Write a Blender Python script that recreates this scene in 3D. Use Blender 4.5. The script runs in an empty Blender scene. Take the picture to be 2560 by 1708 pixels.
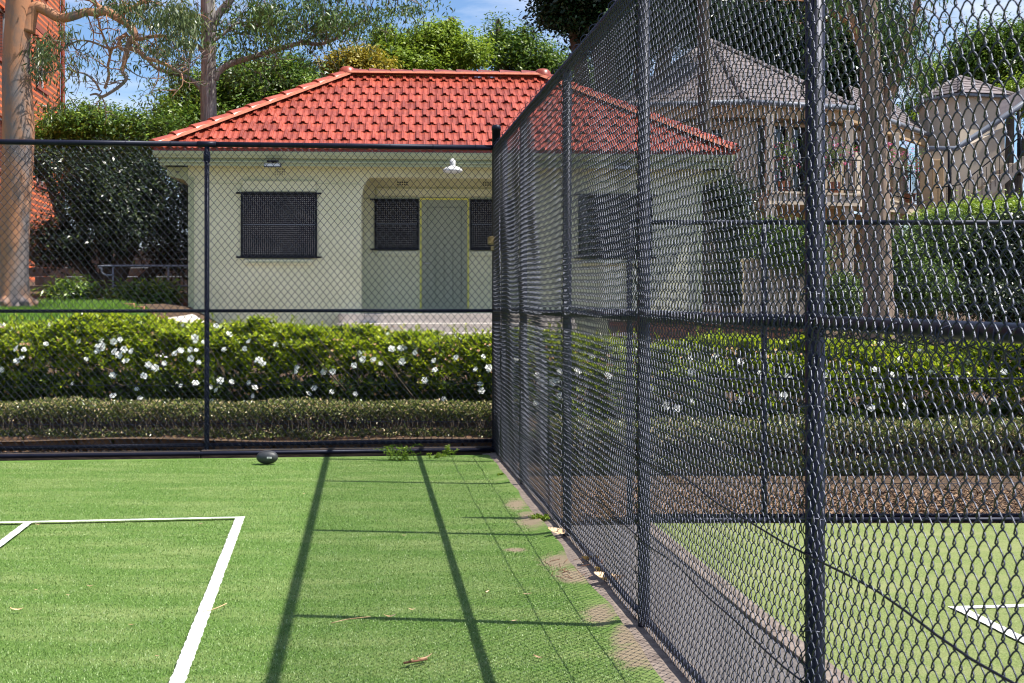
import bpy, bmesh, math, random
import numpy as np
from mathutils import Vector, Matrix

random.seed(7)
RS = np.random.RandomState
sc = bpy.context.scene
COL = sc.collection
F = 3400.0            # focal length in pixels of a 2560 wide frame
EYE = 1.52
HOR = 745.0

# ------------------------------------------------------------------ camera
cam_d = bpy.data.cameras.new('camera')
cam = bpy.data.objects.new('camera', cam_d)
COL.objects.link(cam)
cam.location = (0, 0, EYE)
cam.rotation_euler = (math.radians(90), 0, 0)
cam_d.sensor_width = 36.0
cam_d.lens = 36.0 * F / 2560.0
cam_d.shift_y = -(854.0 - HOR) / 2560.0
cam_d.clip_start = 0.05
cam_d.clip_end = 2500
cam_d.dof.use_dof = True
cam_d.dof.focus_distance = 13.5
cam_d.dof.aperture_fstop = 16.0
sc.camera = cam

# ------------------------------------------------------------------ light
SUN = Vector((0.56, -0.072, 1.0)).normalized()
w = bpy.data.worlds.new('World')
sc.world = w
w.use_nodes = True
nt = w.node_tree
nt.nodes.clear()
n_out = nt.nodes.new('ShaderNodeOutputWorld')
n_bg = nt.nodes.new('ShaderNodeBackground')
n_sky = nt.nodes.new('ShaderNodeTexSky')
n_sky.sky_type = 'NISHITA'
n_sky.sun_disc = False
n_sky.sun_elevation = math.asin(SUN.z)
n_sky.sun_rotation = math.atan2(SUN.x, SUN.y)
n_sky.air_density = 0.85
n_sky.dust_density = 0.1
n_sky.ozone_density = 6.0
n_bg.inputs['Strength'].default_value = 0.105
n_tc = nt.nodes.new('ShaderNodeTexCoord')
n_map = nt.nodes.new('ShaderNodeMapping')
n_map.inputs['Scale'].default_value = (1.6, 1.6, 7.0)
n_map.inputs['Rotation'].default_value = (0.12, 0.1, 0.3)
n_map.inputs['Location'].default_value = (0.35, 0.2, 0.55)
n_noi = nt.nodes.new('ShaderNodeTexNoise')
n_noi.inputs['Scale'].default_value = 2.2
n_noi.inputs['Detail'].default_value = 9
n_noi.inputs['Roughness'].default_value = 0.62
n_noi.inputs['Distortion'].default_value = 0.5
n_rmp = nt.nodes.new('ShaderNodeValToRGB')
n_rmp.color_ramp.elements[0].position = 0.42
n_rmp.color_ramp.elements[0].color = (0, 0, 0, 1)
n_rmp.color_ramp.elements[1].position = 0.66
n_rmp.color_ramp.elements[1].color = (0.85, 0.85, 0.85, 1)
n_mix = nt.nodes.new('ShaderNodeMixRGB')
n_mix.inputs['Color2'].default_value = (5.6, 6.1, 7.2, 1)
L = nt.links.new
L(n_tc.outputs['Generated'], n_map.inputs['Vector'])
L(n_map.outputs['Vector'], n_noi.inputs['Vector'])
L(n_noi.outputs['Fac'], n_rmp.inputs['Fac'])
L(n_rmp.outputs['Color'], n_mix.inputs['Fac'])
L(n_sky.outputs['Color'], n_mix.inputs['Color1'])
L(n_mix.outputs['Color'], n_bg.inputs['Color'])
L(n_bg.outputs['Background'], n_out.inputs['Surface'])

sun_d = bpy.data.lights.new('sun', 'SUN')
sun_d.energy = 5.0
sun_d.angle = math.radians(0.45)
sun_d.color = (1.0, 0.95, 0.87)
sun = bpy.data.objects.new('sun', sun_d)
COL.objects.link(sun)
sun.location = (20, -5, 40)
sun.rotation_euler = SUN.to_track_quat('Z', 'Y').to_euler()

sc.view_settings.view_transform = 'Standard'
sc.view_settings.look = 'None'
sc.view_settings.exposure = 0.70
sc.view_settings.gamma = 1.0
sc.cycles.filter_width = 1.15
sc.cycles.max_bounces = 8
sc.cycles.diffuse_bounces = 3
sc.cycles.transparent_max_bounces = 12
sc.cycles.sample_clamp_indirect = 6.0


# ------------------------------------------------------------------ helpers
def P(px, py, Y):
    """world point seen at source pixel (px, py) at depth Y"""
    return Vector(((px - 1280.0) / F * Y, Y, EYE + (HOR - py) / F * Y))


def rgba(c):
    return (c[0], c[1], c[2], 1.0)


def mat(name, col, col2=None, scale=8.0, rough=0.7, bump=0.0, bscale=None, detail=4.0,
        island=False, objrand=0.0, translucent=0.0, spec=0.5, stretch=(1, 1, 1), lo=0.35, hi=0.65,
        col3=None, pos3=0.82, metallic=0.0, coat=0.0, bdist=0.01):
    m = bpy.data.materials.new(name)
    m.use_nodes = True
    n = m.node_tree
    b = n.nodes['Principled BSDF']
    b.inputs['Roughness'].default_value = rough
    b.inputs['Specular IOR Level'].default_value = spec
    b.inputs['Metallic'].default_value = metallic
    b.inputs['Coat Weight'].default_value = coat
    b.inputs['Base Color'].default_value = rgba(col)
    lk = n.links.new
    geo = n.nodes.new('ShaderNodeNewGeometry')
    mp = n.nodes.new('ShaderNodeMapping')
    mp.inputs['Scale'].default_value = stretch
    lk(geo.outputs['Position'], mp.inputs['Vector'])
    csock = None
    if col2 is not None:
        rp = n.nodes.new('ShaderNodeValToRGB')
        e = rp.color_ramp.elements
        if island:
            lk(geo.outputs['Random Per Island'], rp.inputs['Fac'])
            e[0].position, e[1].position = 0.0, 1.0
        else:
            nz = n.nodes.new('ShaderNodeTexNoise')
            nz.inputs['Scale'].default_value = scale
            nz.inputs['Detail'].default_value = detail
            nz.inputs['Roughness'].default_value = 0.65
            lk(mp.outputs['Vector'], nz.inputs['Vector'])
            lk(nz.outputs['Fac'], rp.inputs['Fac'])
            e[0].position, e[1].position = lo, hi
        e[0].color, e[1].color = rgba(col), rgba(col2)
        if col3 is not None:
            k = e.new((e[0].position + e[1].position) / 2 if not island else pos3)
            k.color = rgba(col3)
        csock = rp.outputs['Color']
    if objrand > 0:
        oi = n.nodes.new('ShaderNodeObjectInfo')
        mr = n.nodes.new('ShaderNodeMapRange')
        mr.inputs['To Min'].default_value = 1 - objrand
        mr.inputs['To Max'].default_value = 1 + objrand
        lk(oi.outputs['Random'], mr.inputs['Value'])
        hs = n.nodes.new('ShaderNodeHueSaturation')
        hs.inputs['Color'].default_value = rgba(col)
        if csock:
            lk(csock, hs.inputs['Color'])
        lk(mr.outputs['Result'], hs.inputs['Value'])
        csock = hs.outputs['Color']
    if csock:
        lk(csock, b.inputs['Base Color'])
    if bump > 0:
        nb = n.nodes.new('ShaderNodeTexNoise')
        nb.inputs['Scale'].default_value = bscale or scale * 3
        nb.inputs['Detail'].default_value = 5
        lk(mp.outputs['Vector'], nb.inputs['Vector'])
        bp = n.nodes.new('ShaderNodeBump')
        bp.inputs['Strength'].default_value = bump
        bp.inputs['Distance'].default_value = bdist
        lk(nb.outputs['Fac'], bp.inputs['Height'])
        lk(bp.outputs['Normal'], b.inputs['Normal'])
    if translucent > 0:
        tr = n.nodes.new('ShaderNodeBsdfTranslucent')
        if csock:
            lk(csock, tr.inputs['Color'])
        else:
            tr.inputs['Color'].default_value = rgba(col)
        mx = n.nodes.new('ShaderNodeMixShader')
        mx.inputs['Fac'].default_value = translucent
        out = n.nodes['Material Output']
        lk(b.outputs['BSDF'], mx.inputs[1])
        lk(tr.outputs['BSDF'], mx.inputs[2])
        lk(mx.outputs['Shader'], out.inputs['Surface'])
    return m


def tag(o, label=None, cat=None, group=None, kind=None):
    if label:
        assert 4 <= len(label.split()) <= 16, label
        o['label'] = label
    if cat:
        o['category'] = cat
    if group:
        o['group'] = group
    if kind:
        o['kind'] = kind
    return o


def link(name, me, parent=None, loc=None, rot=None):
    o = bpy.data.objects.new(name, me)
    COL.objects.link(o)
    if parent is not None:
        o.parent = parent
    if loc is not None:
        o.location = loc
    if rot is not None:
        o.rotation_euler = rot
    return o


def thing(name, label, cat, loc=(0, 0, 0), rotz=0.0, group=None):
    o = bpy.data.objects.new(name, None)
    COL.objects.link(o)
    o.location = loc
    o.rotation_euler = (0, 0, rotz)
    o.empty_display_size = 0.2
    return tag(o, label, cat, group)


def np_mesh(name, V, Q, m, smooth=False):
    """V (n,3), Q (k,4) or (k,3) int"""
    V = np.asarray(V, dtype=np.float32)
    Q = np.asarray(Q, dtype=np.int32)
    me = bpy.data.meshes.new(name)
    k = Q.shape[1]
    me.vertices.add(len(V))
    me.vertices.foreach_set('co', V.ravel())
    me.loops.add(Q.size)
    me.loops.foreach_set('vertex_index', Q.ravel())
    me.polygons.add(len(Q))
    me.polygons.foreach_set('loop_start', np.arange(0, Q.size, k, dtype=np.int32))
    me.polygons.foreach_set('loop_total', np.full(len(Q), k, dtype=np.int32))
    if smooth:
        me.polygons.foreach_set('use_smooth', np.ones(len(Q), dtype=bool))
    me.update(calc_edges=True)
    if m:
        me.materials.append(m)
    return me


class MB:
    def __init__(s):
        s.v = []
        s.f = []
        s.sm = []

    def add(s, vs, fs, smooth=False):
        b = len(s.v)
        s.v += [tuple(p) for p in vs]
        for f in fs:
            s.f.append(tuple(b + i for i in f))
            s.sm.append(smooth)
        return s

    def box(s, x0, x1, y0, y1, z0, z1):
        vs = [(x, y, z) for z in (z0, z1) for (x, y) in ((x0, y0), (x1, y0), (x1, y1), (x0, y1))]
        fs = [(0, 3, 2, 1), (4, 5, 6, 7), (0, 1, 5, 4), (1, 2, 6, 5), (2, 3, 7, 6), (3, 0, 4, 7)]
        return s.add(vs, fs)

    def bbox(s, x0, x1, y0, y1, z0, z1, b=0.01):
        """box with chamfered edges"""
        bm = bmesh.new()
        bmesh.ops.create_cube(bm, size=1)
        for v in bm.verts:
            v.co = Vector(((x0 + x1) / 2 + v.co.x * (x1 - x0), (y0 + y1) / 2 + v.co.y * (y1 - y0), (z0 + z1) / 2 + v.co.z * (z1 - z0)))
        bmesh.ops.bevel(bm, geom=bm.edges[:], offset=b, segments=1, affect='EDGES')
        bm.verts.ensure_lookup_table()
        s.add([v.co[:] for v in bm.verts], [[v.index for v in f.verts] for f in bm.faces])
        bm.free()
        return s

    def tube(s, pts, radii, sides=8, cap=True, smooth=True):
        pts = [Vector(p) for p in pts]
        if not hasattr(radii, '__len__'):
            radii = [radii] * len(pts)
        n = len(pts)
        vs, fs = [], []
        t0 = (pts[1] - pts[0]).normalized()
        up = Vector((0, 0, 1)) if abs(t0.z) < 0.9 else Vector((1, 0, 0))
        nrm = t0.cross(up).normalized()
        for i in range(n):
            t = (pts[min(i + 1, n - 1)] - pts[max(i - 1, 0)]).normalized()
            nrm = (nrm - t * nrm.dot(t))
            if nrm.length < 1e-6:
                nrm = t.orthogonal()
            nrm.normalize()
            bi = t.cross(nrm)
            for k in range(sides):
                a = 2 * math.pi * k / sides
                vs.append(pts[i] + (nrm * math.cos(a) + bi * math.sin(a)) * radii[i])
        for i in range(n - 1):
            for k in range(sides):
                k2 = (k + 1) % sides
                fs.append((i * sides + k, i * sides + k2, (i + 1) * sides + k2, (i + 1) * sides + k))
        s.add(vs, fs, smooth)
        if cap:
            b = len(s.v) - n * sides
            s.f.append(tuple(b + k for k in reversed(range(sides))))
            s.sm.append(False)
            s.f.append(tuple(b + (n - 1) * sides + k for k in range(sides)))
            s.sm.append(False)
        return s

    def prism(s, poly, z0, z1):
        """poly: list of (x,y) counter-clockwise"""
        n = len(poly)
        vs = [(x, y, z0) for x, y in poly] + [(x, y, z1) for x, y in poly]
        fs = [tuple(reversed(range(n))), tuple(range(n, 2 * n))]
        for i in range(n):
            j = (i + 1) % n
            fs.append((i, j, n + j, n + i))
        return s.add(vs, fs)

    def slab(s, poly3, off):
        """extrude a planar 3-D polygon by the vector off"""
        n = len(poly3)
        off = Vector(off)
        vs = [Vector(p) for p in poly3] + [Vector(p) + off for p in poly3]
        fs = [tuple(reversed(range(n))), tuple(range(n, 2 * n))]
        for i in range(n):
            j = (i + 1) % n
            fs.append((i, j, n + j, n + i))
        return s.add(vs, fs)

    def lathe(s, prof, c=(0, 0, 0), sides=16):
        vs, fs = [], []
        for r, z in prof:
            for k in range(sides):
                a = 2 * math.pi * k / sides
                vs.append((c[0] + r * math.cos(a), c[1] + r * math.sin(a), c[2] + z))
        for i in range(len(prof) - 1):
            for k in range(sides):
                k2 = (k + 1) % sides
                fs.append((i * sides + k, i * sides + k2, (i + 1) * sides + k2, (i + 1) * sides + k))
        return s.add(vs, fs, True)

    def mesh(s, name, m):
        me = bpy.data.meshes.new(name)
        me.from_pydata(s.v, [], s.f)
        me.polygons.foreach_set('use_smooth', s.sm)
        me.update()
        me.materials.append(m)
        return me

    def build(s, name, m, parent=None, loc=None, rot=None):
        return link(name, s.mesh(name, m), parent, loc, rot)


def smooth_path(pts, sub=5, jit=0.0, rng=None):
    pts = [Vector(p) for p in pts]
    out = []
    n = len(pts)
    for i in range(n - 1):
        p0, p1, p2, p3 = pts[max(i - 1, 0)], pts[i], pts[i + 1], pts[min(i + 2, n - 1)]
        for k in range(sub):
            t = k / sub
            q = 0.5 * ((2 * p1) + (p2 - p0) * t + (2 * p0 - 5 * p1 + 4 * p2 - p3) * t * t + (3 * p1 - p0 - 3 * p2 + p3) * t ** 3)
            if jit and rng is not None and (i or k):
                q = q + Vector(rng.uniform(-jit, jit, 3))
            out.append(q)
    out.append(pts[-1])
    return out


def lerp_list(vals, n):
    m = len(vals)
    return [float(np.interp(i * (m - 1) / (n - 1), range(m), vals)) for i in range(n)]


def unit(a):
    return a / np.maximum(np.linalg.norm(a, axis=1, keepdims=True), 1e-9)


def leaf_mesh(name, Pn, D, N, Ln, Wd, m, fold=0.25, mid=0.45):
    """one folded four-point leaf per row: base, side, tip, side"""
    D = unit(D)
    S = unit(np.cross(D, N))
    N2 = np.cross(S, D)
    Ln = Ln[:, None]
    Wd = Wd[:, None]
    a = Pn
    c = Pn + D * Ln - N2 * Ln * 0.12
    b = Pn + D * Ln * mid + S * Wd * 0.5 + N2 * Wd * fold
    d = Pn + D * Ln * mid - S * Wd * 0.5 + N2 * Wd * fold
    V = np.stack([a, b, c, d], axis=1).reshape(-1, 3)
    k = np.arange(len(Pn)) * 4
    Q = np.stack([k, k + 1, k + 2, k + 3], axis=1)
    return np_mesh(name, V, Q, m)


# ------------------------------------------------------------------ materials
def turf_material(name, dark, mid, light, pale, worn=None):
    m = bpy.data.materials.new(name)
    m.use_nodes = True
    n = m.node_tree
    b = n.nodes['Principled BSDF']
    b.inputs['Roughness'].default_value = 0.75
    b.inputs['Specular IOR Level'].default_value = 0.25
    lk = n.links.new
    geo = n.nodes.new('ShaderNodeNewGeometry')
    n1 = n.nodes.new('ShaderNodeTexNoise')
    n1.inputs['Scale'].default_value = 95
    n1.inputs['Detail'].default_value = 5
    n1.inputs['Roughness'].default_value = 0.8
    r1 = n.nodes.new('ShaderNodeValToRGB')
    e = r1.color_ramp.elements
    e[0].position, e[1].position = 0.36, 0.66
    e[0].color, e[1].color = rgba(dark), rgba(light)
    k = e.new(0.5)
    k.color = rgba(mid)
    n2 = n.nodes.new('ShaderNodeTexNoise')
    n2.inputs['Scale'].default_value = 1.7
    n2.inputs['Detail'].default_value = 7
    n2.inputs['Roughness'].default_value = 0.62
    mp = n.nodes.new('ShaderNodeMapping')
    mp.inputs['Scale'].default_value = (0.7, 2.2, 1)
    r2 = n.nodes.new('ShaderNodeValToRGB')
    r2.color_ramp.elements[0].position = 0.44
    r2.color_ramp.elements[0].color = (0, 0, 0, 1)
    r2.color_ramp.elements[1].position = 0.66
    r2.color_ramp.elements[1].color = (0.8, 0.8, 0.8, 1)
    mx = n.nodes.new('ShaderNodeMixRGB')
    mx.inputs['Color2'].default_value = rgba(pale)
    lk(geo.outputs['Position'], n1.inputs['Vector'])
    lk(geo.outputs['Position'], mp.inputs['Vector'])
    lk(mp.outputs['Vector'], n2.inputs['Vector'])
    lk(n1.outputs['Fac'], r1.inputs['Fac'])
    lk(n2.outputs['Fac'], r2.inputs['Fac'])
    lk(r2.outputs['Color'], mx.inputs['Fac'])
    lk(r1.outputs['Color'], mx.inputs['Color1'])
    col = mx.outputs['Color']
    if worn:
        prev = col
        tot = None
        for (wx, wy, rx, ry) in worn:
            vm = n.nodes.new('ShaderNodeMapping')
            vm.vector_type = 'POINT'
            vm.inputs['Location'].default_value = (-wx / rx, -wy / ry, 0)
            vm.inputs['Scale'].default_value = (1 / rx, 1 / ry, 1)
            ln = n.nodes.new('ShaderNodeVectorMath')
            ln.operation = 'LENGTH'
            lk(geo.outputs['Position'], vm.inputs['Vector'])
            lk(vm.outputs['Vector'], ln.inputs[0])
            mr = n.nodes.new('ShaderNodeMapRange')
            mr.inputs['From Min'].default_value = 1.25
            mr.inputs['From Max'].default_value = 0.2
            lk(ln.outputs['Value'], mr.inputs['Value'])
            if tot is None:
                tot = mr.outputs['Result']
            else:
                ad = n.nodes.new('ShaderNodeMath')
                ad.operation = 'MAXIMUM'
                lk(tot, ad.inputs[0])
                lk(mr.outputs['Result'], ad.inputs[1])
                tot = ad.outputs[0]
        n3 = n.nodes.new('ShaderNodeTexNoise')
        n3.inputs['Scale'].default_value = 11
        n3.inputs['Detail'].default_value = 8
        n3.inputs['Roughness'].default_value = 0.75
        lk(geo.outputs['Position'], n3.inputs['Vector'])
        mu = n.nodes.new('ShaderNodeMath')
        mu.operation = 'MULTIPLY_ADD'
        mu.inputs[1].default_value = 1.7
        lk(n3.outputs['Fac'], mu.inputs[0])
        s2 = n.nodes.new('ShaderNodeMath')
        s2.operation = 'SUBTRACT'
        s2.inputs[1].default_value = 1.15
        lk(tot, s2.inputs[0])
        lk(s2.outputs[0], mu.inputs[2])
        sm = n.nodes.new('ShaderNodeMapRange')
        sm.inputs['From Min'].default_value = 0.0
        sm.inputs['From Max'].default_value = 0.45
        lk(mu.outputs[0], sm.inputs['Value'])
        m2 = n.nodes.new('ShaderNodeMixRGB')
        m2.inputs['Color2'].default_value = (0.33, 0.26, 0.17, 1)
        lk(sm.outputs['Result'], m2.inputs['Fac'])
        lk(prev, m2.inputs['Color1'])
        col = m2.outputs['Color']
    lk(col, b.inputs['Base Color'])
    bp = n.nodes.new('ShaderNodeBump')
    bp.inputs['Strength'].default_value = 0.9
    bp.inputs['Distance'].default_value = 0.012
    lk(n1.outputs['Fac'], bp.inputs['Height'])
    lk(bp.outputs['Normal'], b.inputs['Normal'])
    return m


M = {}
M['pipe'] = mat('black_coated_pipe', (0.007, 0.008, 0.017), (0.013, 0.014, 0.028), 6, rough=0.42, bump=0.12, bscale=60, spec=0.22, bdist=0.002)
M['pipe'].node_tree.nodes['Principled BSDF'].inputs['Specular Tint'].default_value = (0.75, 0.8, 1.0, 1)
M['wire'] = mat('black_pvc_wire', (0.004, 0.005, 0.012), rough=0.36, spec=0.85)
M['wire'].node_tree.nodes['Principled BSDF'].inputs['Specular Tint'].default_value = (0.70, 0.76, 1.0, 1)
M['white_line'] = mat('white_turf', (0.68, 0.68, 0.66), (0.8, 0.8, 0.78), 90, rough=0.8, bump=0.7, bscale=160)
M['concrete'] = mat('weathered_concrete', (0.13, 0.10, 0.085), (0.30, 0.24, 0.20), 14, rough=0.9, bump=0.5, bscale=60, lo=0.3, hi=0.7)
M['asphalt'] = mat('old_asphalt', (0.10, 0.09, 0.09), (0.17, 0.15, 0.14), 30, rough=0.95, bump=0.7, bscale=110)
M['soil'] = mat('soil_and_litter', (0.035, 0.022, 0.014), (0.16, 0.095, 0.05), 22, rough=0.95, bump=0.9, bscale=60, detail=9, lo=0.38, hi=0.62, bdist=0.03)
M['wall'] = mat('cream_green_paint', (0.70, 0.69, 0.46), (0.80, 0.78, 0.55), 1.6, rough=0.75, bump=0.15, bscale=40)
M['trim'] = mat('pale_green_trim', (0.40, 0.44, 0.26), (0.46, 0.49, 0.30), 3, rough=0.5, bump=0.08, bscale=30)
M['door'] = mat('grey_green_door', (0.32, 0.35, 0.25), (0.37, 0.39, 0.29), 4, rough=0.45, stretch=(1, 1, 0.2))
M['yellow'] = mat('yellow_green_frame', (0.80, 0.76, 0.16), rough=0.5)
M['black'] = mat('black_metal', (0.008, 0.009, 0.014), rough=0.5, spec=0.2)
M['tile'] = mat('glazed_red_tile', (0.24, 0.038, 0.022), (0.44, 0.095, 0.052), 5, rough=0.40, bump=0.25, bscale=24, objrand=0.2, spec=0.5, bdist=0.006, lo=0.3, hi=0.7)
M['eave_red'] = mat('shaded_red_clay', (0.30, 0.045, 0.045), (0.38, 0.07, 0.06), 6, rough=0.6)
M['ridge'] = mat('shaded_red_ridge_tile', (0.17, 0.030, 0.030), (0.27, 0.055, 0.045), 5, rough=0.5, bump=0.3, bscale=24, objrand=0.15)  # tree shadow over the ridge is put into this darker tile colour
M['mortar'] = mat('pointing_mortar', (0.40, 0.11, 0.06), (0.50, 0.17, 0.10), 12, rough=0.9, bump=0.4, bscale=50)
M['white'] = mat('white_enamel', (0.66, 0.65, 0.64), rough=0.4)
M['steel'] = mat('brushed_steel', (0.6, 0.6, 0.62), rough=0.3, metallic=1.0)
M['step'] = mat('pink_beige_concrete', (0.56, 0.50, 0.45), (0.66, 0.60, 0.54), 9, rough=0.85, bump=0.25, bscale=50)
M['glass'] = mat('dark_glass', (0.02, 0.025, 0.03), rough=0.08, spec=0.8)
M['hole'] = mat('dark_opening', (0.015, 0.015, 0.012), rough=0.9)


def screen_material():
    m = bpy.data.materials.new('perforated_screen')
    m.use_nodes = True
    n = m.node_tree
    lk = n.links.new
    b = n.nodes['Principled BSDF']
    b.inputs['Roughness'].default_value = 0.5
    b.inputs['Specular IOR Level'].default_value = 0.1
    tc = n.nodes.new('ShaderNodeTexCoord')
    mp = n.nodes.new('ShaderNodeMapping')
    mp.inputs['Scale'].default_value = (1 / 0.034, 1 / 0.034, 1 / 0.034)
    fr = n.nodes.new('ShaderNodeVectorMath')
    fr.operation = 'FRACTION'
    sb = n.nodes.new('ShaderNodeVectorMath')
    sb.operation = 'SUBTRACT'
    sb.inputs[1].default_value = (0.5, 0.5, 0.5)
    mu = n.nodes.new('ShaderNodeVectorMath')
    mu.operation = 'MULTIPLY'
    mu.inputs[1].default_value = (1, 0, 1)
    ln = n.nodes.new('ShaderNodeVectorMath')
    ln.operation = 'LENGTH'
    cp = n.nodes.new('ShaderNodeMath')
    cp.operation = 'LESS_THAN'
    cp.inputs[1].default_value = 0.23
    lk(tc.outputs['Object'], mp.inputs['Vector'])
    lk(mp.outputs['Vector'], fr.inputs[0])
    lk(fr.outputs['Vector'], sb.inputs[0])
    lk(sb.outputs['Vector'], mu.inputs[0])
    lk(mu.outputs['Vector'], ln.inputs[0])
    lk(ln.outputs['Value'], cp.inputs[0])
    nz = n.nodes.new('ShaderNodeTexNoise')
    nz.inputs['Scale'].default_value = 5
    lk(tc.outputs['Object'], nz.inputs['Vector'])
    mm = n.nodes.new('ShaderNodeMath')
    mm.operation = 'MULTIPLY'
    lk(cp.outputs[0], mm.inputs[0])
    lk(nz.outputs['Fac'], mm.inputs[1])
    mx = n.nodes.new('ShaderNodeMixRGB')
    mx.inputs['Color1'].default_value = (0.012, 0.012, 0.02, 1)
    mx.inputs['Color2'].default_value = (0.55, 0.53, 0.48, 1)
    lk(mm.outputs[0], mx.inputs['Fac'])
    lk(mx.outputs['Color'], b.inputs['Base Color'])
    return m


M['screen'] = screen_material()


def brick_material(name, c1, c2, mortar, axis='yz', bw=0.24, bh=0.086):
    m = bpy.data.materials.new(name)
    m.use_nodes = True
    n = m.node_tree
    lk = n.links.new
    b = n.nodes['Principled BSDF']
    b.inputs['Roughness'].default_value = 0.85
    tc = n.nodes.new('ShaderNodeTexCoord')
    sp = n.nodes.new('ShaderNodeSeparateXYZ')
    cb = n.nodes.new('ShaderNodeCombineXYZ')
    lk(tc.outputs['Object'], sp.inputs[0])
    lk(sp.outputs['X' if axis[0] == 'x' else 'Y'], cb.inputs['X'])
    lk(sp.outputs['Z'], cb.inputs['Y'])
    br = n.nodes.new('ShaderNodeTexBrick')
    br.inputs['Scale'].default_value = 1.0
    br.inputs['Brick Width'].default_value = bw
    br.inputs['Row Height'].default_value = bh
    br.inputs['Mortar Size'].default_value = 0.009
    br.inputs['Color1'].default_value = rgba(c1)
    br.inputs['Color2'].default_value = rgba(c2)
    br.inputs['Mortar'].default_value = rgba(mortar)
    lk(cb.outputs[0], br.inputs['Vector'])
    lk(br.outputs['Color'], b.inputs['Base Color'])
    bp = n.nodes.new('ShaderNodeBump')
    bp.invert = True
    bp.inputs['Strength'].default_value = 0.6
    bp.inputs['Distance'].default_value = 0.01
    lk(br.outputs['Fac'], bp.inputs['Height'])
    lk(bp.outputs['Normal'], b.inputs['Normal'])
    return m


M['brick_far'] = brick_material('orange_brickwork', (0.60, 0.115, 0.030), (0.74, 0.17, 0.045), (0.24, 0.08, 0.04))
M['brick'] = mat('red_brick', (0.30, 0.12, 0.08), (0.42, 0.19, 0.12), 20, rough=0.9, bump=0.5, bscale=60, objrand=0.2)

# leaves
M['gardenia'] = mat('gardenia_leaf', (0.018, 0.045, 0.008), (0.17, 0.25, 0.015), island=True, rough=0.3, translucent=0.3, col3=(0.09, 0.15, 0.012), spec=0.5)
M['lowhedge'] = mat('clipped_leaf', (0.015, 0.035, 0.008), (0.70, 0.50, 0.32), island=True, rough=0.33, translucent=0.25, col3=(0.24, 0.30, 0.06), pos3=0.66, spec=0.6)
M['sunlit_newleaf'] = mat('sunlit_young_gardenia_leaf', (0.22, 0.32, 0.012), (0.58, 0.60, 0.03), island=True, rough=0.38, translucent=0.42, col3=(0.42, 0.50, 0.02), spec=0.4)  # young leaf green, brightened so the sunlit look sits in the colour
M['petal'] = mat('white_petal', (0.86, 0.86, 0.82), rough=0.6, translucent=0.25)
M['spent'] = mat('spent_bloom', (0.45, 0.22, 0.10), (0.62, 0.42, 0.22), island=True, rough=0.8)
M['gumleaf'] = mat('gum_leaf', (0.035, 0.06, 0.02), (0.24, 0.26, 0.08), island=True, rough=0.38, translucent=0.25, col3=(0.12, 0.17, 0.05), spec=0.6)
M['greyleaf'] = mat('stringybark_leaf', (0.035, 0.080, 0.020), (0.19, 0.27, 0.06), island=True, rough=0.4, translucent=0.25, col3=(0.10, 0.18, 0.035))
M['darkleaf'] = mat('dark_glossy_leaf', (0.010, 0.022, 0.009), (0.10, 0.14, 0.03), island=True, rough=0.34, translucent=0.1, col3=(0.026, 0.048, 0.016), spec=0.5)
M['midleaf'] = mat('camphor_leaf', (0.035, 0.085, 0.012), (0.28, 0.38, 0.045), island=True, rough=0.38, translucent=0.3, col3=(0.13, 0.23, 0.025), pos3=0.7)
M['brightleaf'] = mat('spring_leaf', (0.12, 0.21, 0.015), (0.46, 0.56, 0.06), island=True, rough=0.5, translucent=0.4, col3=(0.30, 0.42, 0.035))
M['yellowleaf'] = mat('golden_leaf', (0.24, 0.20, 0.02), (0.58, 0.46, 0.05), island=True, rough=0.5, translucent=0.3, col3=(0.42, 0.35, 0.03))
M['figleaf'] = mat('fig_leaf', (0.010, 0.030, 0.012), (0.055, 0.12, 0.035), island=True, rough=0.35, translucent=0.12, col3=(0.028, 0.065, 0.02))
M['grassblade'] = mat('lawn_blade', (0.09, 0.20, 0.02), (0.30, 0.46, 0.06), island=True, rough=0.5, translucent=0.3, col3=(0.2, 0.36, 0.04))
M['pink'] = mat('pink_petal', (0.65, 0.06, 0.22), (0.8, 0.25, 0.5), island=True, rough=0.6, translucent=0.2)
# bark
M['gumbark'] = mat('smooth_pink_bark', (0.19, 0.155, 0.145), (0.44, 0.20, 0.10), 1.9, rough=0.75, bump=0.3, bscale=9, stretch=(1, 1, 0.42), col3=(0.30, 0.17, 0.11), lo=0.43, hi=0.57, detail=7)
M['greybark'] = mat('fibrous_grey_bark', (0.13, 0.115, 0.10), (0.34, 0.31, 0.28), 22, rough=0.95, bump=1.0, bscale=26, stretch=(1, 1, 0.09), lo=0.36, hi=0.62, detail=6, bdist=0.04)
M['redbark'] = mat('brown_gum_bark', (0.13, 0.09, 0.07), (0.31, 0.22, 0.165), 18, rough=0.9, bump=0.9, bscale=24, stretch=(1, 1, 0.10), detail=6, bdist=0.03)
M['darkbark'] = mat('dark_bark', (0.05, 0.04, 0.03), (0.11, 0.085, 0.065), 14, rough=0.95, bump=0.6, bscale=30, stretch=(1, 1, 0.2))
# cream house
M['render'] = mat('cream_render', (0.50, 0.41, 0.31), (0.57, 0.48, 0.37), 1.2, rough=0.85, bump=0.1, bscale=30)
M['tan'] = mat('tan_timber', (0.42, 0.28, 0.15), (0.50, 0.34, 0.18), 3, rough=0.7)
M['greytile'] = mat('grey_roof_tile', (0.13, 0.105, 0.105), (0.19, 0.155, 0.15), 4, rough=0.6, bump=0.2, bscale=30, objrand=0.25)
M['gutter_grey'] = mat('grey_gutter', (0.16, 0.18, 0.22), rough=0.5)
M['turf'] = None

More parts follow.
